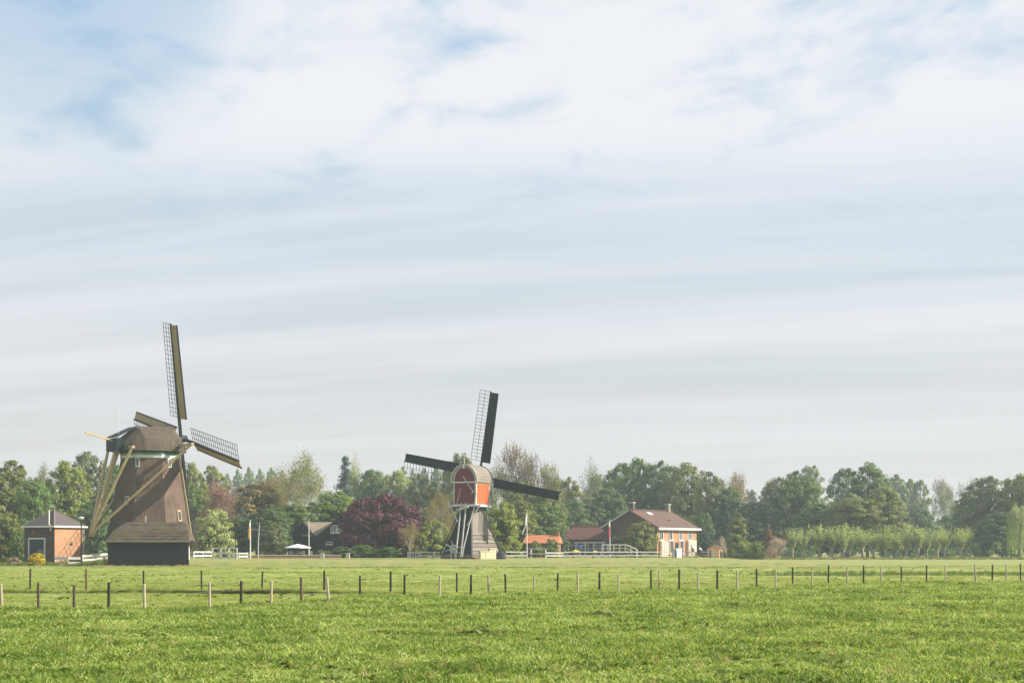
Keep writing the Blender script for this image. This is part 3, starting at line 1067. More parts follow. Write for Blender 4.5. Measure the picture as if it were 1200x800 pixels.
def red_mill():
    D = 185.0
    X = px(552.5, D)
    g = ground(X, D)
    root = empty('hollow_post_windmill', (X, D, g), 'small windmill with maroon and orange house on a dark pyramid base', 'windmill')
    Z = lambda y: pz(y, D) - g
    # pyramid base, its own yaw
    Bx = rotz(-42)
    w, wt, zt = 2.88, 0.95, Z(597)
    def lerp_w(z):
        # slightly concave pyramid
        t = z / zt
        return w + (wt - w) * (t ** 0.88)
    zs = [0.55 + (zt - 0.55) * i / 8 for i in range(9)]
    for side, mat in ((0, 'navy'), (1, 'grey_wood'), (2, 'navy'), (3, 'grey_wood')):
        Sx = Bx @ Matrix.Rotation(R(90 * side), 4, 'Z')
        m = MB(Sx)
        fr = [[(-lerp_w(z), -lerp_w(z), z), (lerp_w(z), -lerp_w(z), z)] for z in zs]
        vs = [p for r in fr for p in r]
        fs = [(2 * i, 2 * i + 1, 2 * i + 3, 2 * i + 2) for i in range(8)]
        m.add(vs, fs)
        face = m.build('base_face', M[mat], root)
        # weatherboards on the lower part
        n = 6
        for i in range(n):
            z0, z1 = 0.56 + i * 0.5, 0.56 + (i + 1) * 0.5
            a0, a1 = lerp_w(z0), lerp_w(z1)
            m = MB(Sx)
            m.add([(-a0, -a0 - 0.13, z0), (a0, -a0 - 0.13, z0), (a1, -a1 - 0.02, z1), (-a1, -a1 - 0.02, z1),
                   (-a0, -a0 + 0.02, z0), (a0, -a0 + 0.02, z0), (a1, -a1 + 0.02, z1), (-a1, -a1 + 0.02, z1)],
                  [(0, 1, 2, 3), (7, 6, 5, 4), (0, 4, 5, 1), (1, 5, 6, 2), (2, 6, 7, 3), (3, 7, 4, 0)])
            m.build('plank', M[mat if mat == 'navy' else ('grey_wood' if i % 2 else 'grey_wood_b')], face)
    m = MB(Bx)
    m.box((0, 0, 0.1), (2 * w - 0.1, 2 * w - 0.1, 0.95))
    m.build('brick_foot', M['grey_wood_b'], root)
    # corner boards
    for sx, sy in ((-1, -1), (1, -1), (1, 1), (-1, 1)):
        m = MB(Bx)
        m.beam((sx * (w + 0.03), sy * (w + 0.03), 0.5), (sx * (wt + 0.05), sy * (wt + 0.05), zt), 0.16)
        m.build('corner_board', M['navy' if sx < 0 else 'grey_wood'], root)
    # collar under the house
    m = MB(rotz(-22))
    m.box((0, 0.1, Z(594.5)), (2.7, 3.2, 0.75))
    m.build('collar', M['navy'], root)

    # upper house
    psi = 22.0
    Ux = rotz(-psi)
    hw, hl = 1.62, 2.2
    zf, ze_, zr = Z(592.5), Z(565.5), Z(545.5)
    m = MB(Ux)
    m.box((0, 0, (zf + ze_) / 2), (2 * hw, 2 * hl, ze_ - zf))
    body = m.build('house_body', M['white_old'], root)
    # red field boards front (upper arch and lower panel) set proud of the white frame
    nb = 7
    fw = hw - 0.22
    for i in range(nb):
        x0 = -fw + 2 * fw * i / nb
        m = MB(Ux)
        m.box((x0 + fw / nb, -hl - 0.015, (zf + 0.2 + ze_ - 0.1) / 2), (2 * fw / nb - 0.014, 0.05, ze_ - zf - 0.34))
        m.build('plank', M['maroon'], body)
    # arch (rear gable) fan of boards
    ar, ah = hw + 0.16, zr - ze_
    prof = [(ar * math.cos(t), ah * math.sin(t)) for t in [math.pi * i / 16 for i in range(17)]]
    m = MB(Ux)
    vs = [(x * 0.99, -hl - 0.0, ze_ + z * 0.99) for x, z in prof] + [(x * 0.99, -hl + 0.1, ze_ + z * 0.99) for x, z in prof]
    n = len(prof)
    fs = [tuple(range(n - 1, -1, -1)), tuple(range(n, 2 * n))] + [(i, i + 1, n + i + 1, n + i) for i in range(n - 1)] + [(n - 1, 0, n, 2 * n - 1)]
    m.add(vs, fs)
    gable = m.build('gable', M['white_old'], root)
    m = MB(Ux)
    sc = (fw - 0.0) / ar
    vs = [(x * sc, -hl - 0.05, ze_ + 0.05 + z * 0.84) for x, z in prof] + [(x * sc, -hl + 0.02, ze_ + 0.05 + z * 0.84) for x, z in prof]
    m.add(vs, fs)
    m.build('gable_field', M['maroon'], gable)
    # side panels, orange-red
    for sx in (-1, 1):
        m = MB(Ux)
        m.box((sx * (hw + 0.0), 0.0, (zf + ze_) / 2 + 0.02), (0.06, 2 * hl - 0.55, ze_ - zf - 0.42))
        m.build('side_panel', M['orange_red'], body)
        m = MB(Ux)
        m.box((sx * (hw + 0.06), 0, zf - 0.02), (0.14, 2 * hl + 0.4, 0.2))
        m.build('sill_beam', M['white'], body)
        m = MB(Ux)
        m.box((sx * (hw + 0.1), 0, ze_ + 0.02), (0.12, 2 * hl + 0.5, 0.16))
        m.build('eaves_board', M['white'], body)
    m = MB(Ux)
    m.box((0, -hl - 0.12, zf - 0.02), (2 * hw + 1.2, 0.26, 0.2))
    m.build('rear_beam', M['white'], body)
    m = MB(Ux)
    m.box((0, -hl - 0.06, ze_ + 0.0), (2 * hw + 0.1, 0.1, 0.14))
    m.build('rear_rail', M['white'], body)
    # barrel roof of curved boards, each plank its own piece
    rp = [(ar * math.cos(t) * 1.03, ah * math.sin(t) * 1.03) for t in [math.pi * i / 18 for i in range(19)]]
    for i in range(18):
        (xa, za), (xb, zb_) = rp[i], rp[i + 1]
        m = MB(Ux)
        o = 0.05
        nx, nz = (xa + xb) / 2, (za + zb_) / 2
        ln = math.hypot(nx, nz)
        nx, nz = nx / ln * o, nz / ln * o
        gap = 0.96
        xm, zm = (xa + xb) / 2, (za + zb_) / 2
        xa2, za2, xb2, zb2 = xm + (xa - xm) * gap, zm + (za - zm) * gap, xm + (xb - xm) * gap, zm + (zb_ - zm) * gap
        y0, y1 = -hl - 0.22, hl + 0.35
        m.add([(xa2, y0, ze_ + za2), (xb2, y0, ze_ + zb2), (xb2, y1, ze_ + zb2), (xa2, y1, ze_ + za2),
               (xa2 + nx, y0, ze_ + za2 + nz), (xb2 + nx, y0, ze_ + zb2 + nz), (xb2 + nx, y1, ze_ + zb2 + nz), (xa2 + nx, y1, ze_ + za2 + nz)],
              [(0, 1, 2, 3), (7, 6, 5, 4), (0, 4, 5, 1), (1, 5, 6, 2), (2, 6, 7, 3), (3, 7, 4, 0)])
        m.build('roof_plank', M['grey_wood'], root)
    # inner roof so that no light leaks
    m = MB(Ux)
    m.rings([[(x * 0.985, y, ze_ + z * 0.985) for x, z in rp] for y in (-hl + 0.05, hl + 0.3)], wrap=True)
    m.build('roof_lining', M['spar'], root)
    # dark front arch edge
    m = MB(Ux)
    m.tube([(x * 1.02, hl + 0.38, ze_ + z * 1.02) for x, z in rp], 0.09, 6)
    m.build('front_arch', M['spar'], root)
    m = MB(Ux)
    m.tube([(x * 1.0, -hl - 0.2, ze_ + z * 1.0) for x, z in rp], 0.1, 6)
    m.build('rear_arch', M['white_old'], root)
    # axle, hub, sails
    hub = Ux @ Vector((0, hl + 0.62, Z(557)))
    a_h = Vector((math.sin(R(psi)), math.cos(R(psi)), 0.14)).normalized()
    m = MB()
    m.tube([hub - a_h * 1.4, hub + a_h * 0.45], [0.26, 0.26], 10)
    m.build('axle', M['spar'], root)
    make_sails(root, hub, psi, 8.0, 11.5, 11.35, 2.1, 1.6, 1.1, 0.46,
               dict(spar=M['navy'], lattice=M['lattice'], board=M['navy']), beta=(3, 8), gamma=(12, 6), n_long=2, bar=0.045, stock=0.26)
    # finial
    m = MB(Ux)
    m.tube([(0, -hl - 0.1, zr), (0, -hl - 0.1, zr + 0.9)], [0.05, 0.02], 6)
    m.box((0, -hl - 0.24, zr - 0.22), (0.26, 0.1, 0.5))
    m.build('finial', M['white'], root)
    # tail ladder, braces and winch wheel
    U = lambda x, y, z: Ux @ Vector((x, y, z))
    for x in (-0.42, 0.28):
        m = MB()
        m.beam(U(x + 0.08, -hl - 0.3, zf + 0.3), U(x, -hl - 1.9, 0.15), 0.14, 0.14)
        m.build('tail_pole', M['white_old'], root)
    for x, zt_, xb, zb2 in ((-2.35, zf + 0.6, -0.5, zf - 2.1), (2.55, zf + 0.55, 0.85, zf - 2.6)):
        m = MB()
        m.beam(U(x, -hl - 0.15, zt_), U(xb, -hl - 1.15, zb2), 0.14)
        m.build('brace', M['white_old'], root)
    m = MB()
    m.tube([U(1.75, -hl - 0.2, zf + 1.55), U(1.6, -hl - 0.6, zf - 0.4), U(1.15, -hl - 1.1, zf - 2.4), U(0.75, -hl - 1.9, 1.6), U(0.55, -hl - 2.0, 0.3)], 0.09, 6)
    m.build('curved_brace', M['white_old'], root)
    m = MB()
    m.beam(U(-0.2, -hl - 0.08, ze_ + 0.75), U(1.25, -hl - 0.18, zf + 1.75), 0.09)
    m.beam(U(1.25, -hl - 0.18, zf + 1.75), U(1.05, -hl - 0.22, zf + 1.45), 0.09)
    m.build('brake_lever', M['white_old'], root)
    m = MB()
    m.beam(U(-0.55, -hl - 0.08, zf + 2.2), U(-0.95, -hl - 0.5, zf - 0.2), 0.06)
    m.build('hand_rope_rod', M['white_old'], root)
    m = MB()
    m.tube([U(-0.75, -hl - 0.75, zf - 0.62), U(0.75, -hl - 0.55, zf - 0.18)], 0.16, 8)
    m.build('rope_drum', M['white_old'], root)
    # capstan wheel with spokes
    wc = U(-0.62, -hl - 2.15, 1.28)
    ax = (U(0, -1, 0) - U(0, 0, 0)).normalized()
    hx = (U(1, 0, 0) - U(0, 0, 0)).normalized()
    m = MB()
    ring = [wc + hx * 0.45 * math.cos(t) + Vector((0, 0, 0.45 * math.sin(t))) for t in [2 * math.pi * i / 20 for i in range(21)]]
    m.tube(ring, 0.09, 6)
    m.tube([wc - ax * 0.3, wc + ax * 0.25], 0.15, 8)
    wheel = m.build('winch_wheel', M['white_old'], root)
    for i in range(8):
        t = 2 * math.pi * (i + 0.3) / 8
        m = MB()
        dd = hx * math.cos(t) + Vector((0, 0, math.sin(t)))
        m.beam(wc + dd * 0.12, wc + dd * 1.08, 0.075)
        m.build('spoke', M['white_old'], wheel)
    for x in (-0.95, -0.3):
        m = MB()
        m.beam(U(x, -hl - 2.1, 1.2), U(x, -hl - 2.1, -0.1), 0.13)
        m.build('wheel_leg', M['white_old'], root)


thatched_mill()
annex()
red_mill()


# ------------------------------------------------------------------ buildings
def window(root, O, ux, uz, n, w, h, mat='white', glass='glass', bars=1, depth=0.1):
    """window centred at O in a wall with outward normal n: frame of four bars, glazing bar, pane"""
    O, ux, n = Vector(O), Vector(ux).normalized(), Vector(n).normalized()
    up = Vector((0, 0, 1))
    m = MB()
    t = 0.12
    for s in (-1, 1):
        m.beam(O + ux * (s * (w / 2 - t / 2)) - up * h / 2 + n * 0.03, O + ux * (s * (w / 2 - t / 2)) + up * h / 2 + n * 0.03, t, depth, n)
        m.beam(O - ux * (w / 2 - t) + up * (s * (h / 2 - t / 2)) + n * 0.03, O + ux * (w / 2 - t) + up * (s * (h / 2 - t / 2)) + n * 0.03, depth, t, up)
    for b in range(bars):
        x = -w / 2 + w * (b + 1) / (bars + 1)
        m.beam(O + ux * x - up * (h / 2 - t) + n * 0.028, O + ux * x + up * (h / 2 - t) + n * 0.028, 0.07, depth * 0.8, n)
    fr = m.build('window', M[mat], root)
    m = MB()
    m.beam(O - ux * (w / 2 - 0.02) + n * 0.004, O + ux * (w / 2 - 0.02) + n * 0.004, 0.05, h - 0.04, up)
    m.build('pane', M[glass], fr)
    m = MB()
    m.beam(O - ux * (w / 2 + 0.05) - up * (h / 2 + 0.05) + n * 0.06, O + ux * (w / 2 + 0.05) - up * (h / 2 + 0.05) + n * 0.06, 0.2, 0.09, up)
    m.build('sill', M[mat], fr)
    return fr


def gable_roof(m, hw, y0, y1, ze, zr, th=0.16, over=0.3):
    """two roof slabs, ridge along y"""
    k = (zr - ze) / hw
    for s in (-1, 1):
        xo = s * (hw + over)
        zo = ze - k * over
        vs = [(xo, y0, zo), (xo, y1, zo), (0, y1, zr), (0, y0, zr)]
        vt = [(x, y, z + th) for x, y, z in vs]
        m.add(vs + vt, [(0, 1, 2, 3), (7, 6, 5, 4), (0, 4, 5, 1), (1, 5, 6, 2), (2, 6, 7, 3), (3, 7, 4, 0)])


def brick_house():
    # gable faces the camera and the left; long sunlit front faces right
    D = 236.0
    th = 35.0
    X = px(770, D)            # near right corner of the gable end
    g = ground(X, D)
    root = empty('brick_house', (X, D, g), 'two-storey orange brick house with red-brown tiled roof and two chimneys', 'house', rz=0)
    Hx = rotz(-th)            # local: -y = gable normal, +x = front normal
    k = D / F
    ze = pz(617, D) - g
    zr = pz(597.5, D) - g
    W, Ln = 10.4, 14.0
    # local origin at the corner: gable from x=-W..0 at y=0, front at x=0 from y=0..Ln
    T = Hx @ Matrix.Translation((-W / 2, 0, 0))
    m = MB(T)
    m.add([(-W / 2, 0, -0.3), (W / 2, 0, -0.3), (W / 2, Ln, -0.3), (-W / 2, Ln, -0.3), (-W / 2, 0, ze), (W / 2, 0, ze), (W / 2, Ln, ze), (-W / 2, Ln, ze)],
          [(3, 2, 1, 0), (1, 2, 6, 5), (2, 3, 7, 6), (3, 0, 4, 7), (4, 5, 6, 7)])
    m.build('wall', M['brick_orange'], root)
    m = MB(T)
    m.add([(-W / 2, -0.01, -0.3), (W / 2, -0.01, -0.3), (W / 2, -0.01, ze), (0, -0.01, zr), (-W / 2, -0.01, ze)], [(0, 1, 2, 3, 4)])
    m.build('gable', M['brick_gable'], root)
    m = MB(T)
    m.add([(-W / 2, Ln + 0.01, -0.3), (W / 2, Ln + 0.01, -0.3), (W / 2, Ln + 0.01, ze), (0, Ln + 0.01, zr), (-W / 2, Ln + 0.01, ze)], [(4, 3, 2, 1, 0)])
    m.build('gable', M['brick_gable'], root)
    m = MB(T)
    gable_roof(m, W / 2, -0.35, Ln + 0.35, ze, zr, 0.16, 0.55)
    roof = m.build('roof', M['tile'], root)
    kk = (zr - ze) / (W / 2)
    # ridge and verge and gutter
    m = MB(T)
    m.beam((0, -0.4, zr + 0.2), (0, Ln + 0.4, zr + 0.2), 0.34, 0.16)
    m.build('ridge', M['post_red'], roof)
    for s in (-1, 1):
        m = MB(T)
        m.beam((s * (W / 2 + 0.55), -0.40, ze - kk * 0.55 + 0.06), (0, -0.40, zr + 0.06), 0.1, 0.26, (0, 0, 1))
        m.build('verge_board', M['white_old' if s < 0 else 'tile'], roof)
    m = MB(T)
    m.box((W / 2 + 0.55, Ln / 2, ze - 0.30), (0.34, Ln + 0.9, 0.34))
    m.build('gutter', M['white'], roof)
    for y in (0.75, Ln - 0.9):
        m = MB(T)
        m.box((0.0, y, zr + 0.45), (0.75, 0.75, 1.7))
        ch = m.build('chimney', M['grey_wood' if y > 5 else 'brick_gable'], roof)
        m = MB(T)
        m.box((0.0, y, zr + 1.36), (0.9, 0.9, 0.12))
        m.build('chimney_cap', M['stone'], ch) if False else m.build('chimney_cap', M['stone'], roof)
    # roof window and vent
    for y, x, w, mt in ((4.6, 1.2, 1.0, 'cloth_white'), (7.6, 3.3, 0.3, 'spar')):
        z = zr - kk * x + 0.22
        m = MB(T)
        m.beam((x - w * 0.3, y, z + kk * w * 0.3), (x + w * 0.3, y, z - kk * w * 0.3), w * 1.4, 0.12, (0, 0, 1))
        m.build('roof_window' if w > 0.5 else 'roof_vent', M[mt], roof)
    Rt = Hx.to_3x3()
    nf, uf = Rt @ Vector((1, 0, 0)), Rt @ Vector((0, 1, 0))
    P = lambda y, z: Hx @ Vector((0.0, y, z))
    for y in (1.4, 4.6, 8.2, 11.6):
        window(root, P(y, ze - 1.35), uf, None, nf, 1.35, 1.75, 'white', 'glass_sky' if y > 7 else 'glass')
    # ground floor: pale bay / shutters, arched dark door and windows
    for y, w, h, mt in ((1.9, 2.3, 2.5, 'cream'), (11.7, 2.9, 2.7, 'cream')):
        m = MB(Hx)
        m.box((0.22, y, h / 2), (0.5, w, h))
        bay = m.build('bay', M[mt], root)
        for q in (-1, 0, 1):
            m = MB(Hx)
            m.box((0.49, y + q * w * 0.30, h * 0.52), (0.05, w * 0.22, h * 0.78))
            m.build('bay_panel', M['white_old'], bay)
    for y in (5.0, 8.6):
        window(root, P(y, 1.55), uf, None, nf, 1.3, 2.3, 'white_old', 'glass')
    m = MB(Hx)
    m.box((0.05, 6.8, 1.15), (0.12, 1.0, 2.3))
    m.build('door', M['door_teal'], root)
    # gable windows
    ng, ug = Rt @ Vector((0, -1, 0)), Rt @ Vector((1, 0, 0))
    for x in (-3.6, -1.3):
        window(root, Hx @ Vector((x, -0.01, ze - 0.9)), ug, None, ng, 1.5, 2.0, 'white_old', 'glass')
    # low rear wing with dull roof: separate thing
    D2 = 243.0
    X2 = px(684, D2)
    g2 = ground(X2, D2)
    r2 = empty('side_wing', (X2, D2, g2), 'low wing with dull maroon tiled roof beside the brick house gable', 'outbuilding')
    ze2, zr2 = pz(631, D2) - g2, pz(616.5, D2) - g2
    m = MB(rotz(-4))
    m.box((0, 3.0, ze2 / 2 - 0.15), (6.6, 5.6, ze2 + 0.3))
    m.build('wall', M['brick_gable'], r2)
    m = MB(rotz(-4))
    m.add([(-3.7, -0.1, ze2 - 0.1), (3.4, -0.1, ze2 - 0.1), (3.3, 3.0, zr2), (-1.9, 3.0, zr2), (3.4, 6.1, ze2 - 0.1), (-3.7, 6.1, ze2 - 0.1)],
          [(0, 1, 2, 3), (3, 2, 4, 5), (0, 3, 5), (1, 4, 2), (0, 5, 4, 1)])
    m.build('roof', M['tile_dull'], r2)
    m = MB(rotz(-4))
    m.beam((-1.95, 3.0, zr2 + 0.05), (3.3, 3.0, zr2 + 0.05), 0.25, 0.14)
    m.build('ridge', M['tile_orange'], r2)
    Rw = rotz(-4)
    for x in (-2.0, 0.2, 2.2):
        window(r2, Rw @ Vector((x, 0.2, 1.3)), Rw.to_3x3() @ Vector((1, 0, 0)), None, Rw.to_3x3() @ Vector((0, -1, 0)), 1.3, 1.3, 'white_old')


def orange_roof_house():
    D = 217.0
    X = px(634, D)
    g = ground(X, D)
    r = empty('cottage', (X, D, g), 'low cottage with bright orange tiled roof half hidden by shrubs', 'house')
    ze, zr = pz(636, D) - g, pz(626.5, D) - g
    m = MB(rotz(-8))
    m.box((0, 2.5, ze / 2 - 0.15), (5.0, 5, ze + 0.3))
    m.build('wall', M['brick_wall'], r)
    m = MB(rotz(-8))
    m.add([(-2.8, -0.4, ze), (2.8, -0.4, ze), (2.6, 2.5, zr), (-2.6, 2.5, zr), (2.8, 5.4, ze), (-2.8, 5.4, ze)],
          [(0, 1, 2, 3), (3, 2, 4, 5), (0, 3, 5), (1, 4, 2), (0, 5, 4, 1)])
    m.build('roof', M['tile_orange'], r)
    m = MB(rotz(-8))
    m.box((2.3, 2.4, zr + 0.1), (0.5, 0.5, 1.0))
    m.build('chimney', M['brick_orange'], r)


def pump_hut():
    D = 165.0
    th = 27.0
    X = px(64, D)
    Dn = D
    g = ground(X, D)
    root = empty('brick_hut', (X, Dn, g), 'square orange brick pump hut with grey-brown pyramid roof and teal door', 'hut')
    w = 4.75
    T = rotz(-th) @ Matrix.Translation((-w / 2, w / 2, 0))   # near corner at the origin... gable side -y, sunlit side +x
    ze = pz(616, D) - g
    zr = pz(597, D + 2) - g
    m = MB(T)
    m.box((0, 0, ze / 2 - 0.2), (w, w, ze + 0.4))
    m.build('wall', M['brick_hut'], root)
    # tarred front
    m = MB(T)
    m.box((0, -w / 2 - 0.012, ze / 2 - 0.05), (w + 0.02, 0.03, ze))
    m.build('tarred_front', M['brick_gable'], root)['label'] = 'dark tarred brick front wall with the door'
    e = 0.28
    m = MB(T)
    b = w / 2 + e
    m.add([(-b, -b, ze), (b, -b, ze), (b, b, ze), (-b, b, ze), (0, 0, zr)], [(0, 1, 4), (1, 2, 4), (2, 3, 4), (3, 0, 4), (3, 2, 1, 0)])
    roof = m.build('roof', M['slate'], root)
    for sx, sy in ((1, -1), (1, 1), (-1, -1)):
        m = MB(T)
        m.beam((sx * b, sy * b, ze + 0.03), (0, 0, zr + 0.03), 0.14, 0.09)
        m.build('hip_ridge', M['grey_wood'], roof)
    for (x, y, dx, dy) in ((0, -b, 2 * b, 0.1), (b, 0, 0.1, 2 * b - 0.12), (-b, 0, 0.1, 2 * b - 0.12), (0, b, 2 * b, 0.1)):
        m = MB(T)
        m.box((x, y, ze - 0.06), (dx, dy, 0.2))
        m.build('eaves_board', M['white'], roof)
    # door
    m = MB(T)
    dw, dh = 2.5, 2.95
    yo = -w / 2 - 0.03
    m.box((-0.35, yo - 0.02, dh / 2), (dw - 0.2, 0.06, dh))
    door = m.build('door', M['door_teal'], root)
    m = MB(T)
    m.box((-0.35 - dw / 2, yo - 0.04, dh / 2), (0.16, 0.1, dh))
    m.box((-0.35 + dw / 2, yo - 0.04, dh / 2), (0.16, 0.1, dh))
    m.box((-0.35, yo - 0.04, dh + 0.08), (dw + 0.16, 0.1, 0.16))
    m.build('door_frame', M['white'], door)
    m = MB(T)
    m.box((0.3, yo - 0.08, 1.3), (0.9, 0.05, 0.9))
    m.build('door_window', M['glass_sky'], door)
    m = MB(T)
    m.box((-0.9, yo - 0.02, dh + 0.75), (0.55, 0.06, 0.4))
    m.build('name_plate', M['brick_wall'], root)
    # vent slot and anchor plate on the sunlit wall
    m = MB(T)
    m.box((w / 2 + 0.02, 0.2, 2.35), (0.06, 0.42, 0.14))
    m.box((w / 2 + 0.02, 0.2, 2.4), (0.05, 0.14, 0.4))
    m.build('wall_anchor', M['spar'], root)
    m = MB(T)
    m.tube([(1.95, yo - 0.14, ze - 0.6), (1.95, yo - 0.14, ze - 0.02), (1.95, yo - 0.42, ze + 0.15), (1.95, yo - 0.42, zr - 0.1)], 0.075, 8)
    m.build('vent_pipe', M['white'], root)
    m = MB(T)
    m.tube([(w / 2 + 0.07, w / 2 - 0.15, 0.0), (w / 2 + 0.07, w / 2 - 0.15, ze - 0.1)], 0.06, 8)
    m.build('drain_pipe', M['white_old'], root)


def dark_house():
    # dark thatched house behind the copper beech: two gable fronts, a sunlit slope showing between them
    D = 226.0
    X = px(392, D)
    g = ground(X, D)
    root = empty('thatched_house', (X, D, g), 'dark thatched house with white window half hidden by the copper beech', 'house')
    def gable_block(cx, wpx, ytop, yeave, y0, y1, nm):
        cxm = px(cx, D) - X
        hw = wpx * D / F / 2
        ze, zr = pz(yeave, D) - g, pz(ytop, D) - g
        m = MB(Matrix.Translation((cxm, 0, 0)))
        m.add([(-hw, y0, -0.3), (hw, y0, -0.3), (hw, y1, -0.3), (-hw, y1, -0.3), (-hw, y0, ze), (hw, y0, ze), (hw, y1, ze), (-hw, y1, ze), (0, y0, zr - 0.05), (0, y1, zr - 0.05)],
              [(0, 1, 5, 8, 4), (1, 2, 6, 5), (2, 3, 7, 9, 6), (3, 0, 4, 7)])
        m.build('wall', M['black'], root)
        m = MB(Matrix.Translation((cxm, 0, 0)))
        gable_roof(m, hw, y0 - 0.45, y1, ze, zr, 0.3, 0.35)
        m.build('roof', M['thatch_dark'], root)
        return cxm, hw, ze, zr
    c1, hw1, ze1, zr1 = gable_block(407, 74, 600, 631, 0.0, 9.0, 'main')
    c2, hw2, ze2, zr2 = gable_block(354, 34, 613, 633, 0.6, 8.0, 'wing')
    # linking roof between: paler copy of the thatch, sunlight put into its colour
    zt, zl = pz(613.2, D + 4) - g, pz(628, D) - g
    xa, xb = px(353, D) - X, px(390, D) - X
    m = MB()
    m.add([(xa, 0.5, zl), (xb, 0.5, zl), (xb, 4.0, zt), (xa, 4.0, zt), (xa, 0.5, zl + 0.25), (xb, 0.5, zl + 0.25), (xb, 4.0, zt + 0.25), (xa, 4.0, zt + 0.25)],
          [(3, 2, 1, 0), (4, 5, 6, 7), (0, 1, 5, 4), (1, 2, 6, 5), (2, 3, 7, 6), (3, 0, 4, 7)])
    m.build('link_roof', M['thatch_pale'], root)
    for pxx, w in ((391, 1.0), (398.5, 0.95)):
        window(root, (px(pxx, D) - X, -0.02, pz(619.5, D) - g), (1, 0, 0), None, (0, -1, 0), w, 1.25, 'white', 'glass_sky', 1)
    window(root, (px(386, D) - X, -0.02, pz(636, D) - g), (1, 0, 0), None, (0, -1, 0), 1.1, 0.5, 'white_old', 'glass', 1)


def garden_shed():
    D = 246.0
    X = px(836, D)
    g = ground(X, D)
    root = empty('garden_shed', (X, D, g), 'small peach-coloured wooden shed beside the brick house', 'shed')
    T = rotz(-28)
    w, d = 2.2, 1.6
    ze, zr = 1.65, 2.25
    nb = 8
    m = MB(T)
    m.add([(-w / 2, 0, -0.2), (w / 2, 0, -0.2), (w / 2, d, -0.2), (-w / 2, d, -0.2), (-w / 2, 0, ze), (w / 2, 0, ze), (w / 2, d, ze), (-w / 2, d, ze), (0, 0, zr), (0, d, zr)],
          [(0, 1, 5, 8, 4), (1, 2, 6, 5), (2, 3, 7, 9, 6), (3, 0, 4, 7)])
    m.build('wall', M['shed'], root)
    m = MB(T)
    gable_roof(m, w / 2, -0.15, d + 0.15, ze, zr, 0.07, 0.18)
    m.build('roof', M['post_red'], root)
    m = MB(T)
    m.box((-0.2, -0.03, 0.85), (0.8, 0.06, 1.5))
    m.build('door', M['cream'], root)


brick_house()
orange_roof_house()
pump_hut()
dark_house()
garden_shed()


# ------------------------------------------------------------------ rails, walls, masts, garden things
def rail_fence(pts, label, h=0.95, rails=(0.9, 0.5), mat='white', name='white_rail_fence', cat='fence', post=0.12, rail_h=0.14, step=1.9, group=None):
    """post-and-rail fence along points (px, D)"""
    P = []
    for (x, D) in pts:
        X = px(x, D)
        P.append(Vector((X, D, ground(X, D))))
    root = empty(name, tuple(P[0]), label, cat, group)
    o = P[0]
    for a, b in zip(P[:-1], P[1:]):
        ln = (b - a).length
        n = max(1, round(ln / step))
        for i in range(n + 1):
            p = a.lerp(b, i / n)
            p.z = ground(p.x, p.y)
            if i == n and b is not P[-1]:
                continue
            m = MB()
            m.box(tuple(p - o + Vector((0, 0, h / 2 - 0.1))), (post, post, h + 0.2))
            m.build('post', M[mat], root)
            if i < n:
                q = a.lerp(b, (i + 1) / n)
                q.z = ground(q.x, q.y)
                for r in rails:
                    m = MB()
                    off = Vector((0, -post / 2 - 0.03, 0))
                    m.beam(p - o + off + Vector((-0.04, 0, r * h)), q - o + off + Vector((0.04, 0, r * h)), 0.05, rail_h)
                    m.build('rail', M[mat], root)
    return root


rail_fence([(64.5, 163.5), (80, 163.0), (95, 163.5)], 'low white boarded fence in front of the orange hut wall', 0.95, (0.9, 0.30), rail_h=0.3)
rail_fence([(97, 166.0), (127, 168)], 'white two-rail fence between the hut and the tarred shed', 1.0, (0.85, 0.35), rail_h=0.24)
rail_fence([(1, 172), (20, 170.5)], 'dark garden railing by the bushes left of the hut', 1.25, (0.95, 0.5), 'post_dark', 'garden_railing', rail_h=0.09)
rail_fence([(227, 178), (248, 181)], 'white rail fence sloping from the thatched mill foot', 1.0, (0.92, 0.45), rail_h=0.17)
rail_fence([(249, 178), (277.5, 178)], 'tall white bridge railing of three open bays', 1.45, (0.97, 0.52, 0.12), name='bridge_railing', cat='railing', post=0.16, step=1.0, rail_h=0.14)
rail_fence([(280, 186), (290, 187)], 'short white rail beside the bridge railing', 0.85, (0.85, 0.35), rail_h=0.16)
rail_fence([(478, 184), (490, 184)], 'small white picket gate beside the dark bench shelter', 0.95, (0.85, 0.3), name='picket_gate', cat='gate', step=0.33, rail_h=0.1, post=0.09)
rail_fence([(492, 186), (545, 187)], 'white rail fence left of the red windmill foot', 0.95, (0.9, 0.4), rail_h=0.14)
rail_fence([(593, 190), (617, 192)], 'white rail fence right of the red windmill foot', 0.95, (0.92, 0.4), 'white_old', rail_h=0.13)
rail_fence([(640, 196), (660, 198)], 'dark-posted white rail fence beyond the picnic frame', 0.85, (0.85, 0.4), 'white_old', rail_h=0.2)
rail_fence([(661, 199), (772, 206)], 'long white rail fence in front of the playground and house', 0.95, (0.88, 0.35), 'white_old', rail_h=0.13, step=2.6)
rail_fence([(773, 206), (788, 207)], 'white rail fence in front of the brick house', 0.95, (0.88, 0.35), 'white_old', rail_h=0.13, step=2.6)
rail_fence([(800, 208), (846, 212)], 'grey rail fence by the cyclists', 0.9, (0.9, 0.4), 'grey_wood', rail_h=0.1, step=2.2)


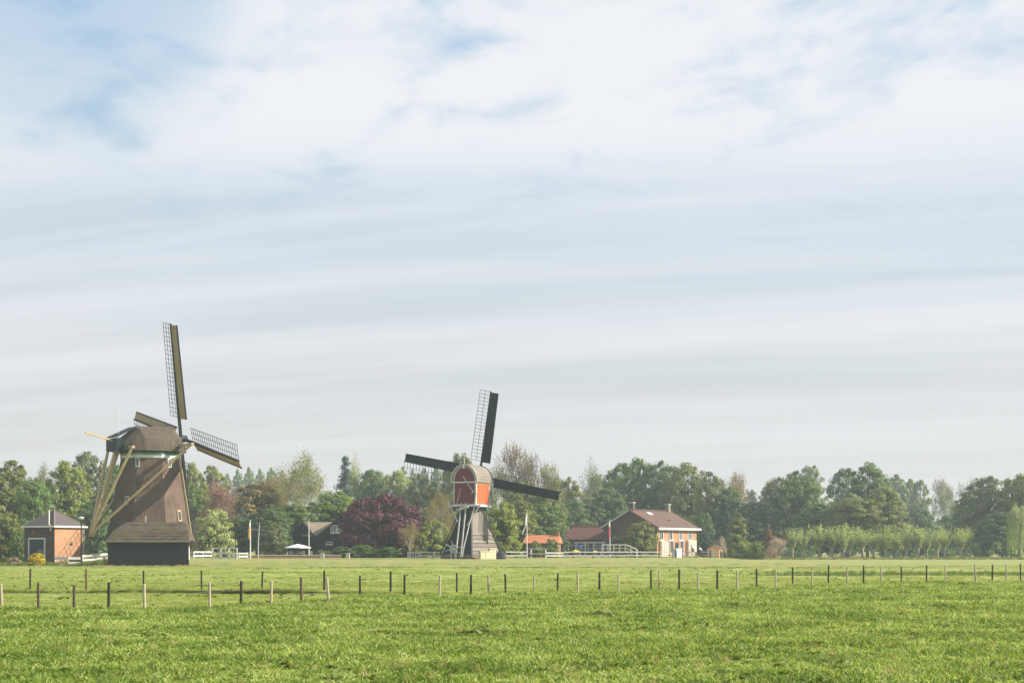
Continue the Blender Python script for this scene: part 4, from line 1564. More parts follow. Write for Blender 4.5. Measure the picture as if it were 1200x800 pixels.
def dark_posts():
    for i, x in enumerate((671, 694, 723, 749, 771, 791, 831, 843)):
        D = 205.0 + i * 0.6
        X = px(x, D)
        g = ground(X, D)
        m = MB()
        m.tube([(0, 0, -0.2), (0, 0, 1.0), (0, 0, 1.12)], [0.11, 0.11, 0.07], 8)
        o = m.build('bollard', M['post_dark'])
        o.location = (X, D - 1.4, ground(X, D - 1.4))
        tag(o, 'short dark post standing in front of the white rails along the lane', 'post', 'dark posts along the lane')


dark_posts()


def flagpole(x, yb, yt, D, label, cloth=None, kind=None, r=0.055):
    X = px(x, D)
    g = ground(X, D)
    root = empty('flagpole', (X, D, g), label, 'flagpole')
    zt = pz(yt, D) - g
    m = MB()
    m.tube([(0, 0, -0.2), (0, 0, zt * 0.6), (0, 0, zt)], [r * 1.2, r, r * 0.6], 8)
    m.build('pole', M['white'], root)
    m = MB()
    m.tube([(0, 0, zt), (0, 0, zt + 0.06), (0, 0, zt + 0.12)], [0.05, 0.09, 0.03], 8)
    m.build('finial', M['white'], root)

    def drape(z0, z1, w, mat, nm, x0=0.0, dx=0.0):
        m = MB()
        rings = []
        n = 8
        for i in range(n + 1):
            t = i / n
            z = z0 + (z1 - z0) * t
            ww = w * (0.35 + 0.65 * math.sin(math.pi * min(1, t * 0.62 + 0.12)))
            c = x0 + dx * t
            rings.append([(c + 0.03, -0.05, z), (c + ww * 0.5, 0.10 + 0.03 * math.sin(t * 9), z), (c + ww, -0.04 + 0.03 * math.sin(t * 7), z - 0.03), (c + ww * 0.5, -0.12, z)])
        m.rings(rings)
        return m.build(nm, M[mat], root)
    if kind == 'hang':
        drape(zt - 0.15, zt - 0.8, -0.16, 'cloth_white', 'flag')
        drape(zt - 0.8, zt - 2.4, -0.30, cloth, 'flag')
    elif kind == 'tricolour':
        drape(zt - 0.2, zt - 0.9, -0.2, 'cloth_white', 'flag')
        drape(zt - 0.9, zt - 2.6, -0.24, 'cloth_red', 'flag')
    elif kind == 'pennant':
        drape(zt - 0.2, zt - 1.6, -0.22, 'cloth_white', 'pennant', 0.0, -0.1)
        drape(zt - 1.6, zt - 2.9, -0.12, 'cloth_white', 'pennant', -0.1, -0.5)
    return root


flagpole(293.3, 652, 610, 190, 'white flagpole with an orange and white flag hanging limp', 'cloth_orange', 'hang', 0.075)
flagpole(362, 652, 609, 200, 'bare white flagpole beside the white parasol', None, None, 0.06)
flagpole(617.5, 651, 601, 196, 'white flagpole with a thin white pennant by the picnic frame', None, 'pennant', 0.06)
flagpole(714.7, 651, 610, 214, 'white flagpole with a furled red and white flag before the dark gable', None, 'tricolour', 0.06)


def mast():
    D = 192.0
    X = px(302.5, D)
    g = ground(X, D)
    root = empty('signal_mast', (X, D, g), 'grey wooden mast with a tilted crossarm beside the orange flag', 'mast')
    zt = pz(612, D) - g
    m = MB()
    m.tube([(0, 0, -0.2), (0.02, 0, zt * 0.5), (0.2, 0, zt)], [0.09, 0.08, 0.05], 7)
    m.build('pole', M['metal_grey'], root)
    m = MB()
    m.beam((-1.1, -0.1, zt - 0.85), (1.0, -0.1, zt - 1.1), 0.08)
    m.build('crossarm', M['metal_grey'], root)


def street_lamp():
    D = 162.0
    X = px(95.2, D)
    g = ground(X, D)
    root = empty('street_lamp', (X, D, g), 'dark lamp post with white dish lamp at the hut corner', 'street lamp')
    zt = pz(609, D) - g
    m = MB()
    m.tube([(0, 0, -0.2), (0, 0, zt)], [0.09, 0.06], 8)
    m.build('pole', M['spar'], root)
    m = MB()
    ring = lambda r, z: [(r * math.cos(t * math.pi / 6), r * math.sin(t * math.pi / 6), z) for t in range(12)]
    m.rings([ring(0.10, zt), ring(0.33, zt + 0.22), ring(0.33, zt + 0.28), ring(0.10, zt + 0.38)])
    m.build('lamp_head', M['white'], root)


def parasol(x, D, ytop, wpx, label, mat, h=2.3, closed=False, name='parasol'):
    X = px(x, D)
    g = ground(X, D)
    root = empty(name, (X, D, g), label, 'parasol')
    zt = pz(ytop, D) - g
    r = wpx * D / F / 2
    m = MB()
    m.tube([(0, 0, 0.05), (0, 0, zt - 0.05)], 0.035, 6)
    m.build('pole', M['white_old'], root)
    m = MB()
    m.box((0, 0, 0.04), (0.5, 0.5, 0.12))
    m.build('base', M['stone'], root)
    m = MB()
    rr = [(r * math.cos(t * math.pi / 4 + 0.3), r * math.sin(t * math.pi / 4 + 0.3)) for t in range(8)]
    dz = r * 0.26
    m.rings([[(a, b, zt - dz - 0.12) for a, b in rr], [(a, b, zt - dz) for a, b in rr], [(a * 0.5, b * 0.5, zt - dz * 0.42) for a, b in rr], [(a * 0.03, b * 0.03, zt) for a, b in rr]])
    m.build('canopy', M[mat], root)


def garden_wall():
    D0, D1 = 196.0, 200.0
    X0, X1 = px(281, D0), px(400, D1)
    g = ground(X0, D0)
    root = empty('garden_wall', (X0, D0, g), 'long low dark brick garden wall below the parasol terrace', 'wall')
    m = MB()
    m.beam((0, 0, 0.10), (X1 - X0, D1 - D0, 0.10), 0.24, 0.52)
    m.build('wall', M['brick_wall'], root)
    m = MB()
    m.beam((-0.03, 0, 0.39), (X1 - X0 + 0.03, D1 - D0, 0.39), 0.3, 0.07)
    m.build('coping', M['stone'], root)
    for x in (378, 408):
        X = px(x, 198)
        m = MB()
        m.box((X - X0, 1.6, 0.28), (0.5, 0.5, 0.85))
        m.build('pier', M['stone'], root)


def terrace_things():
    # tables and chairs on the shaded terrace under the parasol
    for x, D, lab in ((341, 203, 'pale garden chair under the left edge of the white parasol'), (355, 203.5, 'pale garden chair under the right edge of the white parasol'), (364, 205, 'pale garden chair beside the bare flagpole')):
        X = px(x, D)
        g = ground(X, D)
        root = empty('garden_chair', (X, D, g), lab, 'chair')
        m = MB()
        m.box((0, 0, 0.46), (0.5, 0.5, 0.06))
        m.build('seat', M['white_old'], root)
        m = MB()
        m.box((0, 0.23, 0.75), (0.5, 0.05, 0.5))
        m.build('backrest', M['white_old'], root)
        for sx in (-1, 1):
            for sy in (-1, 1):
                m = MB()
                m.box((sx * 0.22, sy * 0.22, 0.21), (0.05, 0.05, 0.44))
                m.build('leg', M['white_old'], root)
    D = 204.0
    X = px(348, D)
    root = empty('garden_table', (X, D, ground(X, D)), 'round pale garden table under the white parasol', 'table')
    m = MB()
    ring = lambda r, z: [(r * math.cos(t * math.pi / 8), r * math.sin(t * math.pi / 8), z) for t in range(16)]
    m.rings([ring(0.55, 0.70), ring(0.55, 0.75)])
    m.build('top', M['white_old'], root)
    for a in range(3):
        m = MB()
        t = a * 2.094
        m.beam((0.4 * math.cos(t), 0.4 * math.sin(t), 0), (0.1 * math.cos(t), 0.1 * math.sin(t), 0.7), 0.05)
        m.build('leg', M['white_old'], root)


def picnic_frame():
    D = 194.0
    X = px(631, D)
    g = ground(X, D)
    root = empty('picnic_table', (X, D, g), 'large white picnic table with benches below the pennant flagpole', 'picnic table')
    w = 2.6
    m = MB()
    m.box((0, 0, 1.28), (w, 0.85, 0.1))
    m.build('table_top', M['white'], root)
    for s in (-1, 1):
        m = MB()
        m.box((0, s * 0.95, 0.62), (w + 0.1, 0.32, 0.1))
        m.build('bench', M['white'], root)
        for sy in (-1, 1):
            m = MB()
            m.beam((s * w * 0.38, sy * 1.15, 0.0), (s * w * 0.38, sy * 0.25, 1.22), 0.14)
            m.build('leg', M['white'], root)
        m = MB()
        m.beam((s * w * 0.38 + 0.11, -1.1, 0.52), (s * w * 0.38 + 0.11, 1.1, 0.52), 0.08, 0.1)
        m.build('cross_rail', M['white'], root)


def pergola():
    D = 216.0
    X0, X1 = px(676, D), px(707, D)
    g = ground(X0, D)
    root = empty('pergola', (X0, D, g), 'white tubular pergola frame in front of the maroon roofed wing', 'pergola')
    W = X1 - X0
    zt = pz(635, D) - g
    for i in range(4):
        x = W * i / 3
        for y in (0, 2.6):
            m = MB()
            m.tube([(x, y, -0.1), (x, y, zt)], 0.05, 6)
            m.build('post', M['white_old'], root)
        m = MB()
        m.tube([(x, -0.3, zt), (x, 2.9, zt)], 0.045, 6)
        m.build('cross_tube', M['white_old'], root)
    for y in (0, 2.6):
        m = MB()
        m.tube([(-0.3, y, zt - 0.07), (W + 0.3, y, zt - 0.07)], 0.05, 6)
        m.build('top_tube', M['white_old'], root)
    m = MB()
    m.tube([(0, 0, 1.3), (W, 0, 1.3)], 0.035, 6)
    m.build('mid_rail', M['white_old'], root)


def footbridge():
    D = 209.0
    X0, X1 = px(706, D), px(747, D)
    g = ground(X0, D)
    root = empty('footbridge', (X0, D, g), 'white arched footbridge railing left of the leafy bush', 'footbridge')
    W = X1 - X0
    zf = lambda t: 1.0 * (1 - abs(2 * t - 0.75) ** 2.2) if t < 0.875 else 0.3
    prof = [(W * t, 0.80 if t < 0.7 else 0.80 - 0.72 * (t - 0.7) / 0.3) for t in [i / 12 for i in range(13)]]
    for y in (0, 1.6):
        for off, r in ((1.05, 0.06), (0.55, 0.04)):
            m = MB()
            m.tube([(x, y, z + off) for x, z in prof], r, 6)
            m.build('hand_rail', M['white'], root)
        for i in range(0, 13, 2):
            x, z = prof[i]
            m = MB()
            m.tube([(x, y, z - 0.05), (x, y, z + 1.05)], 0.05, 6)
            m.build('baluster', M['white'], root)
    m = MB()
    m.rings([[(x, -0.1, z - 0.25), (x, 1.7, z - 0.25), (x, 1.7, z), (x, -0.1, z)] for x, z in prof])
    m.build('deck', M['grey_wood'], root)
    for i in (0, 12):
        x, z = prof[i]
        m = MB()
        m.box((x, 0.8, z / 2 - 0.18), (0.4, 1.5, z + 0.1))
        m.build('abutment', M['stone'], root)


def cupboard(x, D, w, h, label, name, mat, cap='white', yaw=-20):
    X = px(x, D)
    g = ground(X, D)
    root = empty(name, (X, D, g), label, 'cabinet')
    T = rotz(yaw)
    m = MB(T)
    m.box((0, 0, h / 2 - 0.05), (w, 0.5, h + 0.1))
    m.build('body', M[mat], root)
    m = MB(T)
    m.box((0, 0, h + 0.04), (w + 0.14, 0.62, 0.09))
    m.build('lid', M[cap], root)
    for s in (-1, 1):
        m = MB(T)
        m.box((s * w * 0.24, -0.262, h * 0.48), (w * 0.44, 0.03, h * 0.8))
        m.build('door', M[mat], root)
    return root


def bench_shelter():
    D = 186.0
    X = px(499, D)
    g = ground(X, D)
    root = empty('bench_shelter', (X, D, g), 'small dark slanted bench shelter behind the white picket gate', 'shelter')
    m = MB()
    m.beam((-1.0, 0.5, 1.75), (0.95, 0.2, 1.35), 1.2, 0.1, (0, 0, 1))
    m.build('roof', M['spar'], root)
    for x, z in ((-0.85, 1.7), (0.8, 1.38)):
        m = MB()
        m.box((x, 0.4, z / 2 - 0.1), (0.09, 0.09, z + 0.1))
        m.build('post', M['spar'], root)
    m = MB()
    m.box((0, 0.4, 0.45), (1.5, 0.4, 0.06))
    m.build('seat', M['white_old'], root)


def covered_trailer():
    D = 182.0
    X = px(586.5, D)
    g = ground(X, D)
    root = empty('covered_heap', (X, D, g), 'dark tarpaulin heap at the right corner of the red mill', 'heap')
    m = MB()
    rings = []
    rnd = random.Random(3)
    for z, s in ((-0.05, 1.0), (0.35, 0.97), (0.7, 0.80), (0.92, 0.45), (0.98, 0.12)):
        rings.append([(0.72 * s * math.cos(t * math.pi / 7) + rnd.uniform(-.03, .03), 0.6 * s * math.sin(t * math.pi / 7), z + rnd.uniform(-.03, .03)) for t in range(14)])
    m.rings(rings)
    m.build('tarpaulin', M['cloth_dark'], root)
    m = MB()
    m.tube([(0.75 * math.cos(t * math.pi / 7), 0.63 * math.sin(t * math.pi / 7), 0.28) for t in range(15)], 0.025, 5)
    m.build('rope', M['grey_wood'], root)


mast()
street_lamp()
parasol(349, 202, 637, 31, 'wide white parasol over the shaded terrace', 'cloth_white')
parasol(674, 211, 644, 11, 'small yellow parasol left under the pergola', 'cloth_yellow')
parasol(697.5, 211.5, 645, 8, 'small yellow parasol right under the pergola', 'cloth_yellow')
parasol(679, 210, 638.5, 7, 'small blue parasol above the yellow one', 'cloth_blue')
garden_wall()
terrace_things()
picnic_frame()
pergola()
footbridge()
cupboard(794, 207.5, 1.35, 1.25, 'white cabinet standing between the rail fences before the house', 'white_cabinet', 'white', 'white', 45)
cupboard(567.5, 180.2, 1.5, 0.95, 'pale yellow wide low chest at the foot of the red mill', 'wide_chest', 'cream', 'cream', 35)
cupboard(576.5, 181.2, 0.95, 1.3, 'pale yellow tall narrow chest at the foot of the red mill', 'tall_chest', 'cream', 'cream', 35)
bench_shelter()
covered_trailer()


# ------------------------------------------------------------------ cyclists
def bicycle(X, D, label, heading):
    g = ground(X, D)
    root = empty('bicycle', (X, D, g), label, 'bicycle', rz=heading)
    for x in (-0.52, 0.52):
        m = MB()
        ring = [(x + 0.33 * math.cos(t), 0, 0.345 + 0.33 * math.sin(t)) for t in [2 * math.pi * i / 24 for i in range(25)]]
        m.tube(ring, 0.022, 6, cap=False)
        w = m.build('wheel', M['rubber'], root)
        m = MB()
        for i in range(10):
            t = math.pi * 2 * i / 10
            m.tube([(x, 0, 0.345), (x + 0.32 * math.cos(t), 0, 0.345 + 0.32 * math.sin(t))], 0.004, 3, cap=False)
        m.build('spokes', M['metal_grey'], w)
    m = MB()
    bb, st, hd, rr, ff = (-0.05, 0, 0.30), (-0.22, 0, 0.86), (0.36, 0, 0.88), (-0.52, 0, 0.345), (0.52, 0, 0.345)
    for a, b in ((bb, st), (bb, hd), (st, hd), (bb, rr), (st, rr), (hd, ff)):
        m.tube([a, b], 0.02, 6)
    m.build('frame', M['cloth_red'], root)
    m = MB()
    m.tube([(0.36, 0, 0.88), (0.33, 0, 1.02)], 0.018, 6)
    m.tube([(0.30, -0.25, 1.04), (0.36, -0.1, 1.03), (0.36, 0.1, 1.03), (0.30, 0.25, 1.04)], 0.015, 6)
    m.build('handlebar', M['metal_grey'], root)
    m = MB()
    m.rings([[(-0.36, -0.09, 0.93), (-0.36, 0.09, 0.93), (-0.36, 0.09, 0.97), (-0.36, -0.09, 0.97)], [(-0.1, -0.03, 0.94), (-0.1, 0.03, 0.94), (-0.1, 0.03, 0.97), (-0.1, -0.03, 0.97)]])
    m.tube([(-0.22, 0, 0.84), (-0.25, 0, 0.94)], 0.018, 6)
    m.build('saddle', M['rubber'], root)
    return root


def skin_body(verts, edges, radii, name, mat, parent, root_i=0, sub=1):
    me = bpy.data.meshes.new(name)
    me.from_pydata(verts, edges, [])
    o = bpy.data.objects.new(name, me)
    C.objects.link(o)
    o.parent = parent
    sk = o.modifiers.new('skin', 'SKIN')
    for i, sv in enumerate(me.skin_vertices[0].data):
        sv.radius = (radii[i], radii[i])
        sv.use_root = (i == root_i)
    ss = o.modifiers.new('sub', 'SUBSURF')
    ss.levels = ss.render_levels = sub
    me.materials.append(mat)
    return o


def ensure_skin(me):
    pass


def cyclist(X, D, label, heading, top):
    """rider on the bicycle: pelvis on the saddle, hands on the bar, feet on the pedals"""
    g = ground(X, D)
    root = empty('person', (X, D, g), label, 'person', rz=heading)
    mb = MB()
    # body as chains of rings, grown from one skeleton (joined tubes that share their joints)
    V = [(-0.23, 0, 1.03), (-0.12, 0, 1.22), (0.0, 0, 1.42), (0.04, 0, 1.50), (0.08, 0, 1.60)]
    bm_v = V + [(-0.2, 0.09, 1.0), (0.08, 0.11, 0.80), (-0.02, 0.11, 0.40), (0.10, 0.11, 0.36),
                (-0.2, -0.09, 1.0), (0.14, -0.11, 0.98), (-0.0, -0.11, 0.60), (0.12, -0.11, 0.56),
                (-0.0, 0.18, 1.38), (0.16, 0.22, 1.16), (0.32, 0.22, 1.06),
                (-0.0, -0.18, 1.38), (0.16, -0.22, 1.16), (0.32, -0.22, 1.06)]
    E = [(0, 1), (1, 2), (2, 3), (3, 4), (0, 5), (5, 6), (6, 7), (7, 8), (0, 9), (9, 10), (10, 11), (11, 12),
         (2, 13), (13, 14), (14, 15), (2, 16), (16, 17), (17, 18)]
    rad = [0.14, 0.135, 0.13, 0.055, 0.055, 0.085, 0.065, 0.045, 0.04, 0.085, 0.065, 0.045, 0.04, 0.055, 0.042, 0.034, 0.055, 0.042, 0.034]
    me = bpy.data.meshes.new('body')
    me.from_pydata(bm_v, E, [])
    o = bpy.data.objects.new('body', me)
    C.objects.link(o)
    o.parent = root
    import bmesh
    b = bmesh.new()
    b.from_mesh(me)
    lay = b.verts.layers.skin.verify()
    b.verts.ensure_lookup_table()
    for i, vtx in enumerate(b.verts):
        vtx[lay].radius = (rad[i], rad[i])
        vtx[lay].use_root = (i == 0)
    b.to_mesh(me)
    b.free()
    o.modifiers.new('skin', 'SKIN')
    s = o.modifiers.new('sub', 'SUBSURF')
    s.levels = s.render_levels = 1
    me.materials.append(M['cloth_dark'])
    # shirt: slightly wider shell round torso and upper arms
    m = MB()
    def ring(c, rx, ry, n=10):
        return [(c[0] + rx * math.cos(2 * math.pi * i / n), ry * math.sin(2 * math.pi * i / n), c[2]) for i in range(n)]
    m.rings([ring((-0.22, 0, 1.0), .15, .17), ring((-0.14, 0, 1.2), .15, .165), ring((-0.03, 0, 1.38), .15, .21), ring((0.02, 0, 1.47), .09, .13)])
    for s_ in (-1, 1):
        m.tube([(0.0, 0.17 * s_, 1.39), (0.15, 0.22 * s_, 1.18)], [0.075, 0.06], 8)
    m.build('shirt', M[top], root, smooth=True)
    m = MB()
    n = 10
    hr = []
    for t in [i / 8 for i in range(9)]:
        z = 1.56 + 0.24 * t
        r = 0.095 * math.sqrt(max(0.02, 1 - (2 * t - 1) ** 2)) ** 0.8
        hr.append([(0.10 + r * 1.1 * math.cos(2 * math.pi * i / n), r * 0.85 * math.sin(2 * math.pi * i / n), z) for i in range(n)])
    m.rings(hr)
    m.tube([(0.19, 0, 1.69), (0.225, 0, 1.665)], [0.012, 0.02], 6)
    m.build('head', M['skin'], root, smooth=True)
    m = MB()
    hr = []
    for t in [i / 5 for i in range(6)]:
        z = 1.71 + 0.13 * t
        r = 0.118 * math.sqrt(max(0.02, 1 - t * t))
        hr.append([(0.09 + r * 1.2 * math.cos(2 * math.pi * i / n), r * 0.9 * math.sin(2 * math.pi * i / n), z) for i in range(n)])
    m.rings(hr)
    m.build('helmet', M['cloth_dark'], root, smooth=True)
    return root


for x, D, lab, top, hd in ((820, 209.5, 'white-shirted', 'cloth_white', R(182)), (811, 211.5, 'dark-shirted', 'cloth_dark', R(178))):
    X = px(x, D)
    bicycle(X, D, 'bicycle under the %s cyclist near the peach shed' % lab, hd)
    cyclist(X, D, 'cyclist in a %s and dark helmet bent over the handlebar' % ('white shirt' if top == 'cloth_white' else 'dark shirt'), hd, top)

# ------------------------------------------------------------------ vegetation prototypes (meshes only; copies share them)
def mesh_from(name, V, Fq, mat, smooth=False):
    """V (n,3) float array, Fq (m,k) int array of equal-sided faces"""
    me = bpy.data.meshes.new(name)
    n, m, k = len(V), len(Fq), Fq.shape[1]
    me.vertices.add(n)
    me.vertices.foreach_set('co', np.asarray(V, dtype=np.float32).ravel())
    me.loops.add(m * k)
    me.loops.foreach_set('vertex_index', np.asarray(Fq, dtype=np.int32).ravel())
    me.polygons.add(m)
    me.polygons.foreach_set('loop_start', np.arange(0, m * k, k, dtype=np.int32))
    me.update(calc_edges=True)
    me.validate()
    if mat:
        me.materials.append(mat)
    return me


def unit(a):
    return a / np.maximum(np.linalg.norm(a, axis=1, keepdims=True), 1e-6)


def cards(rng, P, Nrm, size, ratio=0.55, hang=0.0):
    """diamond leaf cards at P, facing about Nrm"""
    n = len(P)
    t = rng.normal(size=(n, 3))
    if hang:
        t = t * (1 - hang) + np.array([0, 0, -1.0]) * hang * 2
    t = unit(t - Nrm * np.sum(t * Nrm, axis=1, keepdims=True))
    b = np.cross(Nrm, t)
    s = (size * rng.uniform(0.65, 1.35, n))[:, None]
    V = np.stack([P - t * s, P + b * s * ratio, P + t * s, P - b * s * ratio], axis=1).reshape(-1, 3)
    Fq = np.arange(4 * n).reshape(n, 4)
    return V, Fq


def clump_leaves(rng, centers, radii, per, size, squash=0.75, outward=0.7, core=0.35):
    """leaves round each clump centre, thick at the shell"""
    Ps, Ns = [], []
    for c, r in zip(centers, radii):
        k = max(6, int(per * rng.uniform(0.75, 1.25)))
        d = unit(rng.normal(size=(k, 3)))
        rad = r * (core + (1 - core) * rng.uniform(0, 1, k) ** 0.6)[:, None]
        p = d * rad * np.array([1, 1, squash])
        Ps.append(c + p + rng.normal(size=(k, 3)) * 0.06 * r)
        up = np.array([0, 0, 0.35])
        Ns.append(unit(d * outward + up + rng.normal(size=(k, 3)) * 0.55))
    P, Nn = np.concatenate(Ps), np.concatenate(Ns)
    return P, Nn


class Skel:
    """branch skeleton drawn as tapering tubes"""
    def __init__(s):
        s.V, s.F, s.n = [], [], 0

    def tube(s, pts, rads, k):
        pts = np.asarray(pts, float)
        d = np.gradient(pts, axis=0)
        d = unit(d)
        ref = np.array([1.0, 0, 0]) if abs(d[0][0]) < 0.8 else np.array([0, 1.0, 0])
        x = unit(np.cross(d, ref))
        y = np.cross(d, x)
        a = np.arange(k) * 2 * math.pi / k
        ring = (pts[:, None, :] + (x[:, None, :] * np.cos(a)[None, :, None] + y[:, None, :] * np.sin(a)[None, :, None]) * np.asarray(rads)[:, None, None])
        m = len(pts)
        s.V.append(ring.reshape(-1, 3))
        i = np.arange(m - 1)[:, None] * k
        j = np.arange(k)[None, :]
        j2 = (j + 1) % k
        f = np.stack([i + j, i + j2, i + k + j2, i + k + j], axis=-1).reshape(-1, 4) + s.n
        s.F.append(f)
        s.n += m * k

    def mesh(s, name, mat):
        return mesh_from(name, np.concatenate(s.V), np.concatenate(s.F), mat)


def curve(rng, p0, p1, n, wig, sag=0.0):
    t = np.linspace(0, 1, n)[:, None]
    p = p0 + (p1 - p0) * t
    w = rng.normal(size=(n, 3)) * wig * np.linalg.norm(p1 - p0)
    w[0] = w[-1] = 0
    p = p + w
    p[:, 2] += sag * np.sin(np.pi * t[:, 0]) * np.linalg.norm(p1 - p0)
    return p


def broad(seed, H=16.0, Rw=6.0, nclump=85, per=120, leaf=0.27, low=0.12, shape='dome', crad=(0.9, 1.7), trunk_r=0.38, squash=0.72):
    """full deciduous tree: trunk, limbs to each clump, leaves in clumps over an uneven crown"""
    rng = np.random.default_rng(seed)
    sk = Skel()
    lean = rng.normal(size=2) * 0.25
    top = np.array([lean[0], lean[1], H * 0.9])
    tr = curve(rng, np.array([0, 0, -0.4]), top, 8, 0.012)
    sk.tube(tr, np.linspace(trunk_r, 0.05, 8), 7)
    cs, rs = [], []
    # a few major lobes give the uneven outline
    lobes = [(rng.uniform(0, 2 * math.pi), rng.uniform(0.25, 0.95), rng.uniform(0.7, 1.2)) for _ in range(7)]
    tries = 0
    while len(cs) < nclump and tries < 6000:
        tries += 1
        h = rng.uniform(low, 1.0)
        if shape == 'dome':
            t = (h - low) / (1 - low)
            env = math.sqrt(max(0.0, 1 - ((t - 0.42) / 0.58) ** 2)) if t > 0.42 else 0.72 + 0.28 * (t / 0.42)
        elif shape == 'ball':
            t = (h - low) / (1 - low)
            env = math.sqrt(max(0.0, 1 - (1.7 * t - 0.7) ** 2)) if t > 0.41 else 0.93 + 0.07 * (t / 0.41)
            env = max(env, 0.05)
        elif shape == 'tall':
            t = (h - low) / (1 - low)
            env = math.sqrt(max(0.0, 1 - ((t - 0.5) / 0.5) ** 2)) if t > 0.5 else 0.75 + 0.25 * (t / 0.5)
        elif shape == 'cone':
            t = (h - low) / (1 - low)
            env = (1 - t) ** 0.75 * 0.95 + 0.04
        if rng.uniform() > env + 0.12:
            continue
        a = rng.uniform(0, 2 * math.pi)
        lb = 1.0
        for la, lh, lw in lobes:
            da = abs((a - la + math.pi) % (2 * math.pi) - math.pi)
            lb += 0.22 * lw * math.exp(-(da / 0.6) ** 2 - ((h - lh) / 0.22) ** 2)
        lb -= 0.18
        rr = env * lb * Rw * (rng.uniform(0, 1) ** 0.38)
        c = np.array([rr * math.cos(a), rr * math.sin(a), h * H * 0.94])
        r = rng.uniform(*crad) * (0.75 + 0.35 * env)
        cs.append(c)
        rs.append(r)
    for c, r in zip(cs, rs):
        zt = c[2] * rng.uniform(0.35, 0.75)
        i = zt / (H * 0.9)
        p0 = tr[0] + (tr[-1] - tr[0]) * min(0.95, max(0.1, i))
        rad = 0.03 + 0.10 * (1 - i)
        sk.tube(curve(rng, p0, c, 5, 0.04, 0.10), np.linspace(rad, 0.02, 5), 4)
    P, Nn = clump_leaves(rng, cs, rs, per, leaf, squash)
    out = unit((P - np.array([0, 0, H * (0.35 + 0.35 * low)])) / np.array([Rw, Rw, H * 0.55]))
    Nn = unit(Nn * 0.75 + out * 0.65)
    V, Fq = cards(rng, P, Nn, leaf)
    return sk, mesh_from('crown', V, Fq, L['green'])


def branching(seed, H=16.0, depth=5, spread=0.55, leaf=0.16, per=7, kids=(3, 4), trunk_r=0.30, trunk_frac=0.24, upward=0.35, twig=0.022, leafspread=0.55):
    """open spring tree: recursive branches, small leaves about the twig ends"""
    rng = np.random.default_rng(seed)
    sk = Skel()
    tips = []

    def grow(p, d, ln, r, k):
        n = 4
        pts = [p]
        q = p
        dd = d
        for i in range(n - 1):
            dd = dd + rng.normal(size=3) * 0.13 + np.array([0, 0, upward * 0.12])
            dd = dd / np.linalg.norm(dd)
            q = q + dd * ln / (n - 1)
            pts.append(q)
        r1 = max(twig * 0.6, r * 0.60)
        sk.tube(pts, np.linspace(r, r1, n), 6 if k >= depth - 1 else (4 if k >= 2 else 3))
        if k <= 1:
            tips.append((q, dd, ln))
        if k == 0:
            return
        nk = rng.integers(kids[0], kids[1] + 1)
        for j in range(nk):
            side = rng.normal(size=3)
            side = side - dd * side.dot(dd)
            side /= max(1e-6, np.linalg.norm(side))
            sp = spread * rng.uniform(0.65, 1.35)
            nd = dd * math.cos(sp) + side * math.sin(sp) + np.array([0, 0, upward * 0.25])
            nd /= np.linalg.norm(nd)
            start = pts[-1] if j < 2 else pts[rng.integers(1, n)]
            grow(np.array(start), nd, ln * rng.uniform(0.62, 0.86), max(twig, r1 * rng.uniform(0.6, 0.85)), k - 1)

    l0 = H * trunk_frac
    grow(np.array([0, 0, -0.3]), np.array([0, 0, 1.0]), l0, trunk_r, depth)
    V = np.concatenate(sk.V)
    top = V[:, 2].max()
    f = H / top
    sk.V = [v * np.array([f, f, f]) for v in sk.V]
    P, Nn = [], []
    for q, dd, ln in tips:
        k = max(1, int(rng.poisson(per)))
        P.append(q * f + rng.normal(size=(k, 3)) * leafspread * np.array([1, 1, 0.8]))
        Nn.append(unit(rng.normal(size=(k, 3)) + np.array([0, 0, 0.5])))
    P, Nn = np.concatenate(P), np.concatenate(Nn)
    V, Fq = cards(rng, P, Nn, leaf)
    return sk, mesh_from('crown', V, Fq, L['brown'])


def spruce(seed, H=16.0, Rw=3.2):
    rng = np.random.default_rng(seed)
    sk = Skel()
    sk.tube(np.array([[0, 0, -0.3], [0, 0, H * 0.5], [0, 0, H]]), [0.3, 0.17, 0.03], 6)
    P, Nn = [], []
    z = H * 0.08
    while z < H * 0.99:
        t = z / H
        r = Rw * (1 - t) ** 0.85 + 0.15
        for j in range(int(5 + 7 * (1 - t))):
            a = rng.uniform(0, 2 * math.pi)
            rr = r * rng.uniform(0.6, 1.1)
            d = np.array([math.cos(a), math.sin(a), 0])
            tip = d * rr + np.array([0, 0, z - rr * 0.22])
            base = np.array([0, 0, z])
            sk.tube(np.array([base, (base + tip) / 2 + np.array([0, 0, 0.05 * rr]), tip]), [0.04, 0.025, 0.012], 3)
            k = int(16 + 30 * rr / Rw)
            s = rng.uniform(0.15, 1.05, k)[:, None]
            p = base + (tip - base) * s + rng.normal(size=(k, 3)) * np.array([0.16, 0.16, 0.12]) * (0.6 + s)
            p[:, 2] -= np.abs(rng.normal(size=k)) * 0.15
            P.append(p)
            Nn.append(unit(np.array([0, 0, 0.8]) + d * 0.35 + rng.normal(size=(k, 3)) * 0.45))
        z += H * 0.022
    P, Nn = np.concatenate(P), np.concatenate(Nn)
    V, Fq = cards(rng, P, Nn, 0.17, 0.4)
    return sk, mesh_from('crown', V, Fq, L['darkblue'])


